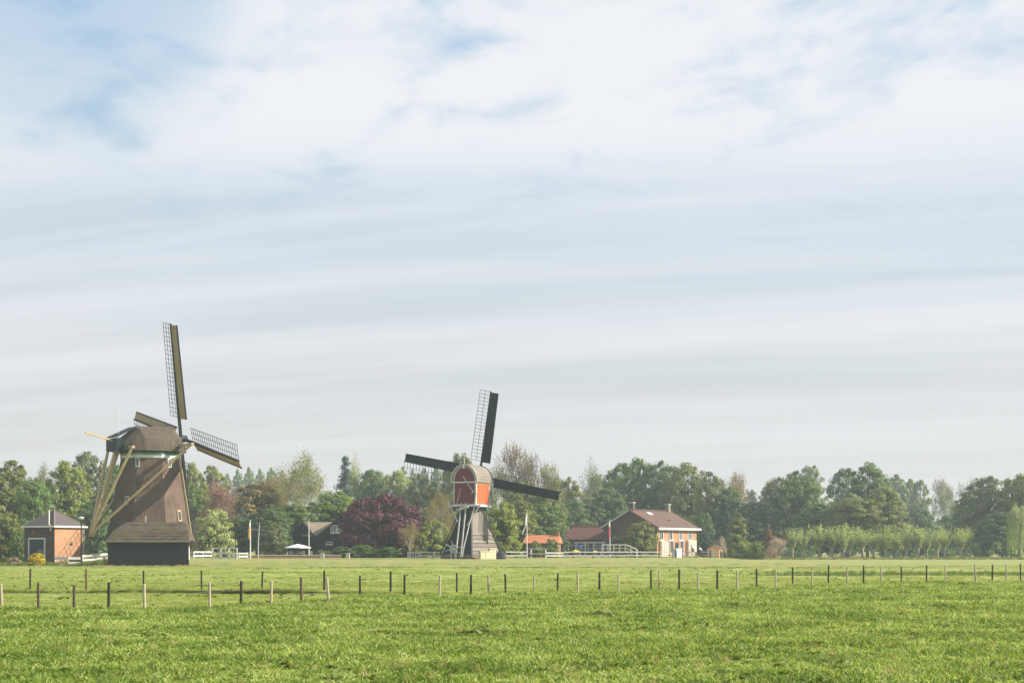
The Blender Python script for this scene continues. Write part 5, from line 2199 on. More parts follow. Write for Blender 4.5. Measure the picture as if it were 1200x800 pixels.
def pollard(seed):
    """pollard willow: stout leaning trunk, knobbly head, fan of upright leafy shoots"""
    rng = np.random.default_rng(seed)
    sk = Skel()
    th = rng.uniform(1.5, 1.9)
    lx = rng.uniform(-0.25, 0.25)
    sk.tube(np.array([[0, 0, -0.2], [lx * 0.4, 0, th * 0.5], [lx, 0, th], [lx, 0, th + 0.28]]), [0.20, 0.16, 0.22, 0.10], 7)
    P, Nn = [], []
    head = np.array([lx, 0, th + 0.1])
    for j in range(46):
        a = rng.uniform(0, 2 * math.pi)
        ln = rng.uniform(1.6, 4.6)
        out = rng.uniform(0.03, 0.46)
        d = np.array([math.cos(a) * out, math.sin(a) * out, 1.0])
        d /= np.linalg.norm(d)
        tip = head + d * ln
        mid = head + d * ln * 0.5 + np.array([math.cos(a), math.sin(a), 0]) * 0.22
        sk.tube(np.array([head, mid, tip]), [0.030, 0.018, 0.008], 3)
        k = 34
        s = rng.uniform(0.08, 1.0, k)[:, None]
        p = (head * (1 - s) ** 2 + mid * 2 * s * (1 - s) + tip * s ** 2) + rng.normal(size=(k, 3)) * 0.13
        P.append(p)
        Nn.append(unit(rng.normal(size=(k, 3)) + np.array([math.cos(a) * 0.5, math.sin(a) * 0.5 - 0.2, 0.6])))
    P, Nn = np.concatenate(P), np.concatenate(Nn)
    V, Fq = cards(rng, P, Nn, 0.13, 0.36, 0.0)
    return sk, mesh_from('crown', V, Fq, L['willow'])


def weeping(seed, H=10.0, Rw=3.6):
    rng = np.random.default_rng(seed)
    sk = Skel()
    sk.tube(np.array([[0, 0, -0.3], [0.1, 0, H * 0.3], [0.0, 0.1, H * 0.62]]), [0.35, 0.28, 0.14], 7)
    P, Nn = [], []
    for j in range(130):
        a = rng.uniform(0, 2 * math.pi)
        rr = Rw * rng.uniform(0.2, 1.0) ** 0.6
        topz = H * (0.62 + 0.36 * (1 - (rr / Rw) ** 2)) * rng.uniform(0.9, 1.02)
        c = np.array([math.cos(a) * rr, math.sin(a) * rr, topz])
        sk.tube(curve(rng, np.array([0, 0, H * rng.uniform(0.4, 0.6)]), c, 4, 0.05, 0.18), np.linspace(0.07, 0.02, 4), 3)
        bot = max(0.8, topz - H * rng.uniform(0.3, 0.75))
        k = int(26 * (topz - bot) / 3)
        z = rng.uniform(bot, topz, k)
        p = np.stack([c[0] + rng.normal(size=k) * 0.16, c[1] + rng.normal(size=k) * 0.16, z], axis=1)
        P.append(p)
        Nn.append(unit(rng.normal(size=(k, 3)) * np.array([1, 1, 0.3])))
    P, Nn = np.concatenate(P), np.concatenate(Nn)
    V, Fq = cards(rng, P, Nn, 0.2, 0.3, 0.7)
    return sk, mesh_from('crown', V, Fq, L['willow'])


PROTO = {}


def proto(key, fn, *a, bark='bark', **k):
    sk, crown = fn(*a, **k)
    tm = sk.mesh('trunk', M[bark])
    n = len(crown.vertices)
    co = np.empty(n * 3, dtype=np.float32)
    crown.vertices.foreach_get('co', co)
    co = co.reshape(-1, 3)
    rad = np.percentile(np.hypot(co[:, 0], co[:, 1]), 96)
    PROTO[key] = (tm, crown, float(np.percentile(co[:, 2], 99.7)), float(rad))


for i in range(4):
    proto('broad%d' % i, broad, 11 + i, nclump=230, per=62, leaf=0.215, crad=(0.55, 1.15), squash=0.62)
for i in range(2):
    proto('tall%d' % i, broad, 31 + i, H=18, Rw=5.0, shape='tall', nclump=210, per=62, leaf=0.215, low=0.15, crad=(0.5, 1.05), squash=0.65)
for i in range(3):
    proto('airy%d' % i, branching, 41 + i, per=10, leafspread=0.6, spread=0.6, upward=0.28, bark='bark_pale')
for i in range(2):
    proto('bare%d' % i, branching, 51 + i, per=1.0, depth=6, kids=(2, 4), bark='bark_twig', twig=0.032, spread=0.62, leaf=0.11, trunk_frac=0.2, upward=0.22)
proto('spruce', spruce, 61)
for i in range(2):
    proto('dome%d' % i, broad, 71 + i, H=8, Rw=6.2, shape='ball', nclump=300, per=85, leaf=0.15, low=0.0, crad=(0.4, 0.9), trunk_r=0.3)
for i in range(3):
    proto('bush%d' % i, broad, 81 + i, H=6, Rw=2.9, shape='ball', nclump=110, per=75, leaf=0.125, low=0.04, crad=(0.3, 0.65), trunk_r=0.12)
proto('cone', broad, 91, H=8, Rw=2.4, shape='cone', nclump=150, per=75, leaf=0.125, low=0.02, crad=(0.28, 0.6), trunk_r=0.14)
proto('far0', broad, 95, H=18, Rw=4.0, shape='tall', nclump=150, per=40, leaf=0.36, low=0.1, crad=(0.5, 1.1))
proto('far1', broad, 96, H=18, Rw=6.0, shape='dome', nclump=170, per=40, leaf=0.36, low=0.1, crad=(0.6, 1.2))
for i in range(4):
    proto('pollard%d' % i, pollard, 101 + i, bark='bark_pale')
proto('weeping', weeping, 111, bark='bark_pale')

tree_rnd = random.Random(17)


def plant(key, x, ytop, hw, D, leafmat, label, name='tree', cat='tree', group=None, bark=None, yb=None, rot=None):
    """x, ytop, hw are photograph pixels: centre, top and half width at distance D"""
    tm, cm, H0, R0 = PROTO[key]
    X = px(x, D)
    g = ground(X, D)
    H = pz(ytop, D) - g
    W = hw * D / F * (1.12 if key[:5] in ('broad', 'tall0', 'tall1') and D > 225 else 1.0)
    root = empty(name, (X, D, g), label, cat, group)
    root.rotation_euler = (0, 0, tree_rnd.uniform(0, 6.28) if rot is None else rot)
    for me, nm in ((tm, 'trunk'), (cm, 'crown')):
        o = bpy.data.objects.new(nm, me)
        C.objects.link(o)
        o.parent = root
        o.scale = (W / R0, W / R0, H / H0)
        if nm == 'crown' and leafmat:
            o.material_slots[0].link = 'OBJECT'
            o.material_slots[0].material = L[leafmat]
        if nm == 'trunk' and bark:
            o.material_slots[0].link = 'OBJECT'
            o.material_slots[0].material = M[bark]
    return root


TREES = [
    # key, x, ytop, halfwidth, D, colour, label
    ('broad0', -22, 543, 34, 246, 'olive', 'olive tree at the meadow corner, outermost of the trees by the hut'),
    ('tall0', 16, 540, 27, 250, 'olive', 'tall olive-green tree left of the brick hut'),
    ('broad1', 38, 560, 22, 226, 'green', 'mid-green tree rising straight behind the hut roof'),
    ('airy0', 47, 543, 20, 285, 'grey', 'thin grey-green open tree behind the hut trees'),
    ('broad2', 80, 541, 27, 240, 'yellow', 'yellow-green sunlit tree between hut and thatched mill'),
    ('tall1', 104, 530, 23, 268, 'grey', 'tallest grey-green tree behind the mill tail'),
    ('broad3', 112, 585, 22, 215, 'dark', 'dark green low tree behind the yellow tail beams'),
    ('broad0', 138, 546, 26, 262, 'green', 'green tree behind the left flank of the thatched mill'),
    ('broad1', 178, 552, 34, 272, 'dark', 'dark tree hidden behind the thatched mill tower'),
    ('bush0', 8, 600, 22, 204, 'olive', 'olive bush beside the dark garden railing'),
    ('bush1', 22, 622, 13, 186, 'green', 'small green bush against the shaded hut wall'),
    ('broad2', 222, 543, 20, 272, 'olive', 'olive tree showing right of the thatched mill tower'),
    ('tall0', 246, 546, 19, 282, 'olive', 'narrow olive tree above the plum tree'),
    ('broad3', 228, 570, 22, 240, 'green', 'green tree low against the right mill flank'),
    ('airy1', 258, 561, 32, 232, 'plum', 'pinkish plum tree with dark stems'),
    ('bush2', 249, 596, 26, 203, 'pale', 'pale green rounded shrub behind the white bridge railing'),
    ('broad0', 302, 566, 34, 252, 'brown', 'brownish budding tree right of the plum tree'),
    ('airy2', 318, 556, 30, 262, 'brown', 'open brown tree left of the great spreading tree'),
    ('broad1', 282, 606, 24, 224, 'dark', 'dark understorey tree behind the signal mast'),
    ('broad2', 318, 596, 26, 222, 'dark', 'dark shady tree over the left of the terrace'),
    ('bush0', 322, 612, 16, 212, 'grey', 'grey-green small tree above the garden wall'),
    ('airy0', 356, 531, 42, 254, 'olive', 'great spreading olive tree with bare pale limbs'),
    ('airy2', 336, 548, 30, 268, 'brown', 'brownish open tree behind the great spreading tree'),
    ('broad3', 345, 590, 26, 232, 'green', 'green tree behind the parasol terrace'),
    ('broad1', 390, 576, 34, 238, 'bright', 'bright fresh green tree above the dark house roof'),
    ('spruce', 404, 536, 21, 296, 'darkblue', 'dark blue-green spruce with pointed top'),
    ('airy1', 419, 532, 15, 310, 'pale', 'pale thin tree just right of the spruce'),
    ('dome0', 446, 580, 53, 212, 'copper', 'large dark copper beech dome over the thatched house'),
    ('broad0', 436, 551, 24, 310, 'green', 'green tree behind the copper beech crown'),
    ('broad2', 462, 552, 24, 305, 'pale', 'pale green tree behind the copper beech right side'),
    ('broad3', 492, 556, 22, 300, 'grey', 'grey-green tree below the left sail tip'),
    ('airy0', 521, 575, 22, 250, 'brown', 'rusty budding tree left of the maroon mill house'),
    ('broad1', 541, 532, 24, 300, 'olive', 'olive tree top above the maroon mill house'),
    ('bush1', 508, 610, 23, 212, 'yellow', 'yellow-green shrub left of the dark mill base'),
    ('bush2', 488, 622, 14, 205, 'olive', 'olive shrub at the right foot of the copper beech'),
    ('airy2', 480, 612, 14, 200, 'brown', 'small bare branching tree before the copper beech'),
    ('bare0', 598, 513, 36, 276, 'brown', 'tall nearly bare tree behind the red mill upper sail'),
    ('bare1', 627, 526, 30, 272, 'brown', 'second nearly bare tree, beside the tallest bare one'),
    ('airy1', 578, 538, 25, 285, 'olive', 'open olive tree behind the red mill hub'),
    ('airy2', 646, 541, 26, 262, 'olive', 'open olive tree above the right sail tip'),
    ('broad0', 610, 562, 28, 270, 'olive', 'olive crown below the right sail'),
    ('broad2', 640, 575, 26, 258, 'grey', 'grey-green crown under the right sail tip'),
    ('bush0', 588, 588, 27, 206, 'yellow', 'sunlit yellow-green tree touching the grey mill base'),
    ('tall1', 610, 586, 19, 222, 'olive', 'olive tree left of the pennant flagpole'),
    ('tall0', 634, 588, 21, 240, 'green', 'green tree behind the orange roofed cottage'),
    ('bush1', 655, 620, 15, 226, 'dark', 'dark green shrub right of the orange roof'),
    ('bush0', 628, 633, 8, 210, 'olive', 'olive shrub in front of the orange roofed cottage'),
    ('bush2', 646, 631, 10, 208, 'green', 'low green shrub behind the picnic table'),
    ('broad3', 666, 560, 22, 300, 'olive', 'olive-dark tree left of the white-stemmed birch'),
    ('airy1', 690, 540, 22, 345, 'grey', 'hazy grey birch with a white trunk'),
    ('broad1', 672, 585, 22, 285, 'dark', 'dark crown behind the maroon wing roof'),
    ('broad0', 712, 572, 26, 292, 'dark', 'dark green crown above the maroon wing roof'),
    ('tall1', 728, 543, 20, 330, 'green', 'tall green tree behind the brick house gable'),
    ('broad2', 752, 538, 27, 322, 'green', 'green tree above the left chimney'),
    ('broad3', 778, 541, 27, 318, 'green', 'green tree above the brick house ridge'),
    ('broad1', 806, 543, 29, 312, 'olive', 'large olive-green tree behind the right chimney'),
    ('bush0', 722, 628, 12, 222, 'grey', 'grey-green shrub below the dark gable'),
    ('bush2', 752, 611, 22, 222, 'olive', 'round olive bush hiding the corner of the brick house'),
    ('bush1', 824, 600, 16, 262, 'dark', 'dark shrub right of the brick house corner'),
    ('tall0', 832, 553, 18, 300, 'grey', 'grey-green tree right of the brick house'),
    ('airy2', 861, 552, 26, 322, 'brown', 'brown budding crown above the dark conifers'),
    ('broad0', 853, 572, 24, 300, 'dark', 'dark crown under the brown budding one'),
    ('spruce', 848, 583, 17, 268, 'darkblue', 'dark conifer left of the light green cone'),
    ('bush2', 828, 622, 12, 256, 'darkblue', 'low bluish bush behind the peach shed'),
    ('cone', 864, 600, 17, 250, 'yellow', 'light green cone-shaped tree beside the peach shed'),
    ('bush0', 886, 634, 11, 247, 'bright', 'small round green bush right of the cone tree'),
    ('airy0', 847, 628, 8, 240, 'blossom', 'small pale blossoming tree beside the peach shed'),
    ('airy1', 913, 628, 16, 246, 'blossom', 'pale blossoming shrub beside the clipped rusty hedge tree'),
    ('broad1', 886, 588, 26, 296, 'dark', 'dark tree filling the dip in the tree line'),
    ('broad2', 912, 560, 24, 308, 'grey', 'grey-green tree right of the dip in the tree line'),
    ('broad3', 936, 553, 29, 296, 'green', 'broad green tree behind the pollard willows'),
    ('far1', 950, 546, 24, 470, 'grey', 'hazy far tree above the broad green one'),
    ('broad0', 960, 590, 32, 280, 'dark', 'dark round tree over the left pollard willows'),
    ('tall1', 990, 549, 20, 330, 'dark', 'dark tall tree left of the bright high one'),
    ('broad1', 1017, 543, 27, 286, 'green', 'high bright green tree above the pollard row'),
    ('broad2', 1036, 572, 27, 278, 'olive', 'olive-green shoulder of the high green tree'),
    ('broad3', 996, 580, 30, 276, 'olive', 'wide olive crown left of the high green tree'),
    ('airy2', 976, 590, 18, 275, 'olive', 'open thin tree peeping over the pollards'),
    ('far0', 1050, 557, 16, 480, 'green', 'hazy blue-green upright tree in the gap'),
    ('far0', 1066, 562, 15, 490, 'green', 'second hazy upright tree in the gap'),
    ('far1', 1078, 563, 16, 470, 'grey', 'hazy rounded grey tree in the gap'),
    ('bare0', 1098, 556, 20, 440, 'brown', 'hazy bare tree in the gap of the tree line'),
    ('airy0', 1112, 566, 20, 400, 'grey', 'thin hazy tree right of the far bare one'),
    ('bare1', 1128, 559, 16, 400, 'olive', 'far half-bare tree beside the big grey willow'),
    ('bush1', 1078, 596, 24, 330, 'dark', 'dark round bush in the tree line gap'),
    ('bush0', 1052, 588, 20, 345, 'grey', 'grey-green round bush in the gap'),
    ('bush2', 1115, 604, 24, 320, 'dark', 'dark bush left of the big grey willow'),
    ('broad0', 1158, 559, 32, 290, 'grey', 'big grey-green willow near the row end'),
    ('broad1', 1136, 580, 24, 300, 'green', 'dull green tree between gap and grey willow'),
    ('broad2', 1192, 556, 26, 286, 'olive', 'olive tree over the weeping willow'),
    ('broad3', 1224, 552, 30, 280, 'olive', 'olive tree past the weeping willow'),
    ('broad0', 1174, 600, 26, 274, 'dark', 'dark tree under the big grey willow'),
    ('weeping', 1196, 592, 16, 252, 'willow', 'pale weeping willow with hanging strands'),
]
for t in TREES:
    bk = 'bark_white' if 'white trunk' in t[6] else None
    plant(*t, bark=bk)

# pollard willow row
for i in range(18):
    x = 926 + i * 12.3 + tree_rnd.uniform(-3.5, 3.5)
    plant('pollard%d' % (i % 4), x, 615 + tree_rnd.uniform(-5, 6), 8.8 + tree_rnd.uniform(-1.5, 2.5), 255 + tree_rnd.uniform(-5, 4), 'willow',
          'pollard willow with upright yellow-green shoots standing in the row', 'pollard_willow', 'tree', 'pollard willows in a row at the meadow edge')
# clipped rusty hedge column
o = plant('cone', 901, 616.5, 8, 252, 'rust', 'clipped rusty brown beech column behind the blossom', 'beech_column', 'shrub')
for i, (x, yt, hw, D, col, lab) in enumerate([
        (402, 640, 17, 203, 'dark', 'dark green garden shrub left end below the thatched house'),
        (425, 638, 18, 204, 'green', 'green garden shrub in the middle below the copper beech'),
        (452, 640, 17, 203, 'dark', 'dark green garden shrub right end below the copper beech'),
        (384, 645, 8, 202, 'green', 'small leafy plant at the garden wall pier'),
        (376, 644, 7, 203, 'grey', 'grey-green plant beside the bare flagpole')]):
    plant('bush%d' % (i % 3), x, yt, hw, D, col, lab, 'garden_shrub', 'shrub')
plant('bush1', 44, 648, 12, 161.5, 'gold', 'bright yellow flowering shrub in front of the hut door', 'flowering_shrub', 'shrub')
plant('bush2', 16, 653, 9, 162.5, 'blossom', 'low pale flowering plant left of the yellow shrub', 'flowering_plant', 'plant')
plant('bush0', 123, 652, 4, 161.5, 'grey', 'small grey-green plant at the left end of the tarred shed', 'small_plant', 'plant')


# the wood behind everything: one mass of foliage
def woodland():
    rng = np.random.default_rng(5)
    cs, rs = [], []
    for i in range(1250):
        x = rng.uniform(-260, 260)
        D = rng.uniform(352, 420)
        pxx = 600 + x * F / D
        gap = 1.0
        hmax = 14.5 + 2.0 * math.sin(x * 0.06) + 1.5 * math.sin(x * 0.19 + 1)
        if 875 < pxx < 905:
            hmax = 11
        if 1035 < pxx < 1145:
            hmax = 9.5
        z = rng.uniform(0.3, max(2.0, hmax))
        cs.append(np.array([x, D, z]))
        rs.append(rng.uniform(1.6, 2.8))
    P, Nn = clump_leaves(rng, cs, rs, 85, 0.4, 0.8)
    V, Fq = cards(rng, P, Nn, 0.42)
    me = mesh_from('woodland', V, Fq, L['dark'])
    o = bpy.data.objects.new('woodland', me)
    C.objects.link(o)
    tag(o, 'dense dark mass of the wood behind the single trees', 'wood', kind='stuff')
    # undergrowth along the foot of the trees
    cs, rs = [], []
    for i in range(700):
        x = rng.uniform(-170, 190)
        D = rng.uniform(264, 300)
        if -60 < x < 40 and rng.uniform() < 0.3:
            continue
        cs.append(np.array([x, D, rng.uniform(0.3, 2.4)]))
        rs.append(rng.uniform(0.7, 1.4))
    P, Nn = clump_leaves(rng, cs, rs, 70, 0.25, 0.8)
    V, Fq = cards(rng, P, Nn, 0.26)
    me = mesh_from('undergrowth', V, Fq, L['dark'])
    o = bpy.data.objects.new('undergrowth', me)
    C.objects.link(o)
    tag(o, 'dark undergrowth along the foot of the trees', 'undergrowth', kind='stuff')


woodland()


# far hazy row of poplars: separate trees
for i, (x, yt, D) in enumerate([(266, 556, 520), (279, 551, 530), (292, 548, 525), (305, 550, 535), (318, 549, 520), (331, 552, 530), (430, 556, 520), (444, 553, 530), (472, 548, 515), (484, 551, 525), (497, 549, 520), (511, 546, 530), (524, 549, 520)]):
    plant('far0', x, yt, 9.5, D + 85, 'green' if i % 3 else 'grey', 'hazy blue-green tree in the far upright row', 'far_tree', 'tree', 'far hazy trees in upright rows')
for i, (x, yt) in enumerate([(700, 556), (716, 552), (842, 560), (880, 574), (898, 571)]):
    plant('far1', x, yt, 15, 460, 'grey', 'hazy rounded tree showing through the dips of the tree line', 'far_round_tree', 'tree', 'far hazy rounded trees')


# ------------------------------------------------------------------ grass
G_TALL = grass_mat('grass_tall', (0.060, 0.118, 0.016), (0.230, 0.335, 0.058), (0.58, 0.62, 0.28))
G_SHORT = grass_mat('grass_short', (0.145, 0.205, 0.040), (0.255, 0.320, 0.085), (0.40, 0.39, 0.15))
G_WEED = grass_mat('weed_leaf', (0.070, 0.115, 0.018), (0.130, 0.190, 0.032), (0.22, 0.26, 0.07), 0.35)
G_DRY = grass_mat('grass_dry', (0.28, 0.25, 0.10), (0.42, 0.37, 0.18), (0.50, 0.45, 0.26), 0.3)


def tuft_mesh(seed, n, h, spread, w, lean=0.5):
    rng = np.random.default_rng(seed)
    a = rng.uniform(0, 2 * math.pi, n)
    r = spread * np.sqrt(rng.uniform(0, 1, n))
    base = np.stack([np.cos(a) * r, np.sin(a) * r, np.full(n, -0.02)], 1)
    hh = h * rng.uniform(0.45, 1.15, n)
    b = rng.uniform(0, 2 * math.pi, n)
    ln = lean * rng.uniform(0.2, 1.0, n) * hh
    d = np.stack([np.cos(b), np.sin(b), np.zeros(n)], 1)
    c = rng.uniform(0, 2 * math.pi, n)
    side = np.stack([np.cos(c), np.sin(c), np.zeros(n)], 1)
    mid = base + d * (ln * 0.35)[:, None]
    mid[:, 2] += hh * 0.6
    tip = base + d * ln[:, None]
    tip[:, 2] += hh * (1 - 0.25 * rng.uniform(0, 1, n))
    ww = (w * rng.uniform(0.6, 1.3, n))[:, None]
    V = np.stack([base - side * ww, base + side * ww, mid + side * ww * 0.8, mid - side * ww * 0.8, tip + side * ww * 0.12, tip - side * ww * 0.12], 1).reshape(-1, 3)
    i = np.arange(n)[:, None] * 6
    Fq = np.concatenate([i + np.array([[0, 1, 2, 3]]), i + np.array([[3, 2, 4, 5]])], 0)
    return V, Fq


def weed_mesh(seed, n=9, h=0.22):
    rng = np.random.default_rng(seed)
    Vs, Fs, o = [], [], 0
    for k in range(n):
        a = rng.uniform(0, 2 * math.pi)
        d = np.array([math.cos(a), math.sin(a), 0])
        s = np.array([-math.sin(a), math.cos(a), 0])
        ln = h * rng.uniform(0.6, 1.3)
        w = ln * rng.uniform(0.16, 0.24)
        rise = rng.uniform(0.5, 1.3)
        P = []
        for t, ww in ((0.0, 0.25), (0.35, 1.0), (0.7, 0.9), (1.0, 0.12)):
            c = d * ln * t * 0.8 + np.array([0, 0, ln * (rise * t - 0.6 * rise * t * t)])
            P += [c - s * w * ww, c + s * w * ww]
        Vs.append(np.array(P))
        Fs.append(np.array([[0, 1, 3, 2], [2, 3, 5, 4], [4, 5, 7, 6]]) + o)
        o += 8
    return np.concatenate(Vs), np.concatenate(Fs)


def scatter(name, label, cat, meshes, pts, rots, scls, idx):
    """one 'stuff' object: points that carry instances of the tuft meshes (geometry nodes)"""
    col = bpy.data.collections.new(name + '_parts')
    for i, (me, mt) in enumerate(meshes):
        ob = bpy.data.objects.new('%s_%02d' % (name, i), me)
        me.materials.clear()
        me.materials.append(mt)
        col.objects.link(ob)
    me = bpy.data.meshes.new(name)
    me.vertices.add(len(pts))
    me.vertices.foreach_set('co', np.asarray(pts, np.float32).ravel())
    a = me.attributes.new('rot', 'FLOAT_VECTOR', 'POINT')
    a.data.foreach_set('vector', np.asarray(rots, np.float32).ravel())
    a = me.attributes.new('scl', 'FLOAT_VECTOR', 'POINT')
    a.data.foreach_set('vector', np.asarray(scls, np.float32).ravel())
    a = me.attributes.new('idx', 'INT', 'POINT')
    a.data.foreach_set('value', np.asarray(idx, np.int32))
    me.update()
    ob = bpy.data.objects.new(name, me)
    C.objects.link(ob)
    ng = bpy.data.node_groups.new(name + '_scatter', 'GeometryNodeTree')
    ng.interface.new_socket('Geometry', in_out='INPUT', socket_type='NodeSocketGeometry')
    ng.interface.new_socket('Geometry', in_out='OUTPUT', socket_type='NodeSocketGeometry')
    n, l = ng.nodes, ng.links
    gi, go = n.new('NodeGroupInput'), n.new('NodeGroupOutput')
    ci = n.new('GeometryNodeCollectionInfo')
    ci.inputs['Collection'].default_value = col
    ci.inputs['Separate Children'].default_value = True
    ci.inputs['Reset Children'].default_value = True
    ip = n.new('GeometryNodeInstanceOnPoints')
    ip.inputs['Pick Instance'].default_value = True
    l.new(gi.outputs[0], ip.inputs['Points'])
    l.new(ci.outputs[0], ip.inputs['Instance'])
    for nm, dt, sock in (('rot', 'FLOAT_VECTOR', 'Rotation'), ('scl', 'FLOAT_VECTOR', 'Scale'), ('idx', 'INT', 'Instance Index')):
        na = n.new('GeometryNodeInputNamedAttribute')
        na.data_type = dt
        na.inputs['Name'].default_value = nm
        l.new(na.outputs['Attribute'], ip.inputs[sock])
    l.new(ip.outputs[0], go.inputs[0])
    md = ob.modifiers.new('scatter', 'NODES')
    md.node_group = ng
    tag(ob, label, cat, kind='stuff')
    return ob


_fx = [px(p[0], CAMH * F / (p[2] + 1.5 - HY)) for p in FRONT]
_fy = [CAMH * F / (p[2] + 1.5 - HY) for p in FRONT]


def fence_y(x):
    return float(np.interp(x, _fx, _fy))


def grass():
    rng = np.random.default_rng(9)
    tall = [(mesh_from('tuft', *tuft_mesh(200 + i, 42, 0.12 + 0.035 * (i % 3), 0.22, 0.0115, 1.2), None), G_TALL) for i in range(5)]
    tall += [(mesh_from('weed', *weed_mesh(300 + i, 12, 0.13), None), G_WEED) for i in range(3)]
    tall += [(mesh_from('drytuft', *tuft_mesh(320, 26, 0.24, 0.10, 0.005, 0.9), None), G_DRY)]
    P, Rt, S, I = [], [], [], []

    def put(x, y, i, s, sz=None, dz=0.0):
        P.append((x, y, ground(x, y) + dz))
        Rt.append((rng.normal() * 0.06, rng.normal() * 0.06, rng.uniform(0, 6.28)))
        sz = sz or s
        S.append((s, s, sz))
        I.append(i)

    def pn(x, y):
        return 0.5 + 0.25 * math.sin(x * 0.9 + 1.7 * math.sin(y * 0.35)) + 0.25 * math.sin(y * 0.7 + 1.3 * math.sin(x * 0.5 + 2))

    # rough meadow in front of the fence
    for y0, y1, dens, sc in ((17, 26, 26, 0.9), (26, 36, 22, 1.0), (36, 50, 13, 1.2), (50, 92, 7, 1.45)):
        hw = 0.40 * y1 + 3
        n = int((y1 - y0) * 2 * hw * dens)
        xs, ys = rng.uniform(-hw, hw, n), rng.uniform(y0, y1, n)
        keep = np.abs(xs) < 0.40 * ys + 3
        for x, y in zip(xs[keep], ys[keep]):
            if y > fence_y(x) + 0.6:
                continue
            p = pn(x, y)
            put(x, y, int(rng.integers(0, 5)), sc * rng.uniform(0.8, 1.2), sc * rng.uniform(0.55, 1.0) * (0.6 + 0.5 * p))
    # broad-leaved weeds in patches, dry wisps
    for k in range(620):
        y = rng.uniform(18, 60) if k % 3 else rng.uniform(18, 85)
        x = rng.uniform(-0.42 * y, 0.42 * y)
        if y > fence_y(x) - 0.5:
            continue
        for j in range(int(rng.integers(1, 5))):
            s = rng.uniform(0.7, 1.5)
            put(x + rng.normal() * 0.25, y + rng.normal() * 0.3, 5 + int(rng.integers(0, 3)), s)
    for k in range(700):
        y = rng.uniform(18, 80)
        x = rng.uniform(-0.42 * y, 0.42 * y)
        if y > fence_y(x) + 0.5:
            continue
        put(x, y, 8, rng.uniform(0.5, 1.0))
    # long tufts left standing round the fence posts
    for (x0, y0) in zip(_fx, _fy):
        for j in range(int(rng.integers(3, 9))):
            put(x0 + rng.normal() * 0.45, y0 + rng.normal() * 0.3, 8 if (rng.uniform() < (0.45 if x0 > 8 else 0.15)) else int(rng.integers(0, 5)), rng.uniform(0.7, 1.3), rng.uniform(0.9, 1.6))
    # strong dark tussocks
    for (xx, yy) in ((616, 698), (1137, 684.5), (1040, 705), (1100, 713), (880, 712), (460, 713), (560, 745), (700, 722)):
        D = CAMH * F / (yy - HY)
        for j in range(16):
            put(px(xx, D) + rng.normal() * 0.35, D + rng.normal() * 0.25, 5 + int(rng.integers(0, 3)), rng.uniform(1.2, 2.2))
    scatter('meadow_grass', 'long rough meadow grass with broad-leaved weeds before the fence', 'grass', tall, P, Rt, S, I)

    # grazed field behind the fence
    short = [(mesh_from('tuft', *tuft_mesh(400 + i, 46, 0.075, 0.32, 0.008, 1.0), None), G_SHORT) for i in range(4)]
    short += [(mesh_from('weed', *weed_mesh(420, 14, 0.16), None), G_WEED), (mesh_from('reed', *tuft_mesh(430, 60, 0.45, 0.30, 0.010, 0.5), None), G_WEED),
              (mesh_from('dry', *tuft_mesh(431, 40, 0.35, 0.25, 0.008, 0.8), None), G_DRY), (mesh_from('lip', *tuft_mesh(432, 40, 0.16, 0.25, 0.008, 1.2), None), G_SHORT)]
    P, Rt, S, I = [], [], [], []
    for y0, y1, dens, sc in ((44, 64, 8, 1.0), (64, 90, 4.5, 1.3), (90, 125, 1.8, 1.7), (125, 165, 0.8, 2.1)):
        hw = 0.40 * y1 + 3
        n = int((y1 - y0) * 2 * hw * dens)
        xs, ys = rng.uniform(-hw, hw, n), rng.uniform(y0, y1, n)
        keep = np.abs(xs) < 0.40 * ys + 3
        for x, y in zip(xs[keep], ys[keep]):
            if y < fence_y(x) + 0.5:
                continue
            d = y - ditch_y(x)
            if -0.4 < d < 0.7 and x < -4:
                continue
            put(x, y, int(rng.integers(0, 4)), sc * rng.uniform(0.7, 1.3), rng.uniform(0.6, 1.3) * (0.5 + 0.6 * pn(x * 0.5, y * 0.4)))
    # scattered dark weed clumps
    for k in range(260):
        y = rng.uniform(50, 150)
        x = rng.uniform(-0.42 * y, 0.42 * y)
        if y < fence_y(x) + 1.5 or (abs(y - ditch_y(x)) < 1 and x < -4):
            continue
        for j in range(int(rng.integers(1, 6))):
            put(x + rng.normal() * 0.9, y + rng.normal() * 0.4, 4, rng.uniform(0.6, 1.3))
    # grass hanging over the ditch lip
    for k in range(420):
        x = rng.uniform(-30, -3)
        put(x, ditch_y(x) + rng.uniform(0.6, 1.0), 7, rng.uniform(0.5, 1.1), rng.uniform(0.4, 1.0))
    for k in range(200):
        x = rng.uniform(-30, -3)
        put(x, ditch_y(x) - rng.uniform(0.5, 0.9), 7, rng.uniform(0.5, 0.9), rng.uniform(0.3, 0.7))
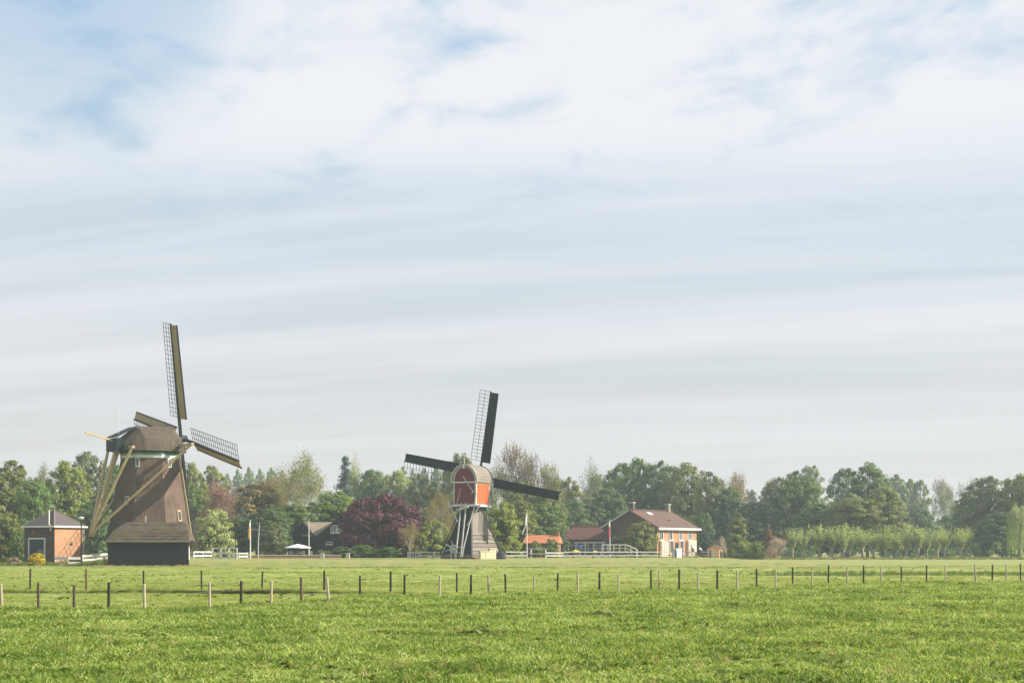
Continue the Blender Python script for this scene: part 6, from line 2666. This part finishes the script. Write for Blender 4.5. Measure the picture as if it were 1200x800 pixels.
    # thin line of weeds along the field boundary in the middle distance
    for k in range(520):
        x = rng.uniform(-26, 34)
        if math.sin(x * 0.9) + math.sin(x * 0.37 + 1) < -0.4:
            continue
        y = 146 + 0.8 * math.sin(x * 0.3) + rng.normal() * 0.25
        put(x, y, 4, rng.uniform(0.8, 1.6), rng.uniform(0.6, 1.2))
    # sedge along the ditch on the right
    for k in range(1100):
        x = rng.uniform(18, 62)
        y = rng.uniform(105, 119)
        if rng.uniform() > sstep(17, 26, x):
            continue
        put(x, y, 5, rng.uniform(0.6, 1.0), rng.uniform(0.35, 0.8))
    # long grass on the bank by the hut and round the tarred shed
    for k in range(1500):
        x = rng.uniform(-72, -45)
        y = rng.uniform(160, 170)
        put(x, y, 5 if rng.uniform() < 0.7 else 6, rng.uniform(0.7, 1.2), rng.uniform(0.6, 1.3))
    for k in range(420):
        x = rng.uniform(-46.5, -34)
        y = 156.1 + 0.21 * (x + 40) - abs(rng.normal()) * 0.4
        put(x, y, 6 if rng.uniform() < 0.3 else 7, rng.uniform(0.6, 1.1), rng.uniform(0.25, 0.75))
    # dry fringe at the foot of the far trees
    for k in range(1600):
        x = rng.uniform(35, 110)
        y = rng.uniform(246, 254)
        put(x, y, 6 if rng.uniform() < 0.5 else 5, rng.uniform(1.0, 1.8), rng.uniform(0.7, 1.4))
    scatter('field_grass', 'short grazed grass of the field with scattered weeds and ditch-side sedge', 'grass', short, P, Rt, S, I)


grass()


# ------------------------------------------------------------------ haze
def haze():
    m = MB()
    m.box((0, 735, 15.5), (1840, 1570, 33.4))
    o = m.build('haze', None)
    mt, n, l = new_mat('haze_air')
    v = N(n, 'ShaderNodeVolumePrincipled')
    v.inputs['Color'].default_value = (0.72, 0.86, 1.0, 1)
    v.inputs['Density'].default_value = 0.00032
    v.inputs['Anisotropy'].default_value = 0.2
    out = N(n, 'ShaderNodeOutputMaterial')
    l.new(v.outputs[0], out.inputs['Volume'])
    o.data.materials.append(mt)
    tag(o, 'thin pale morning haze over the meadow and trees', 'haze', kind='stuff')


haze()
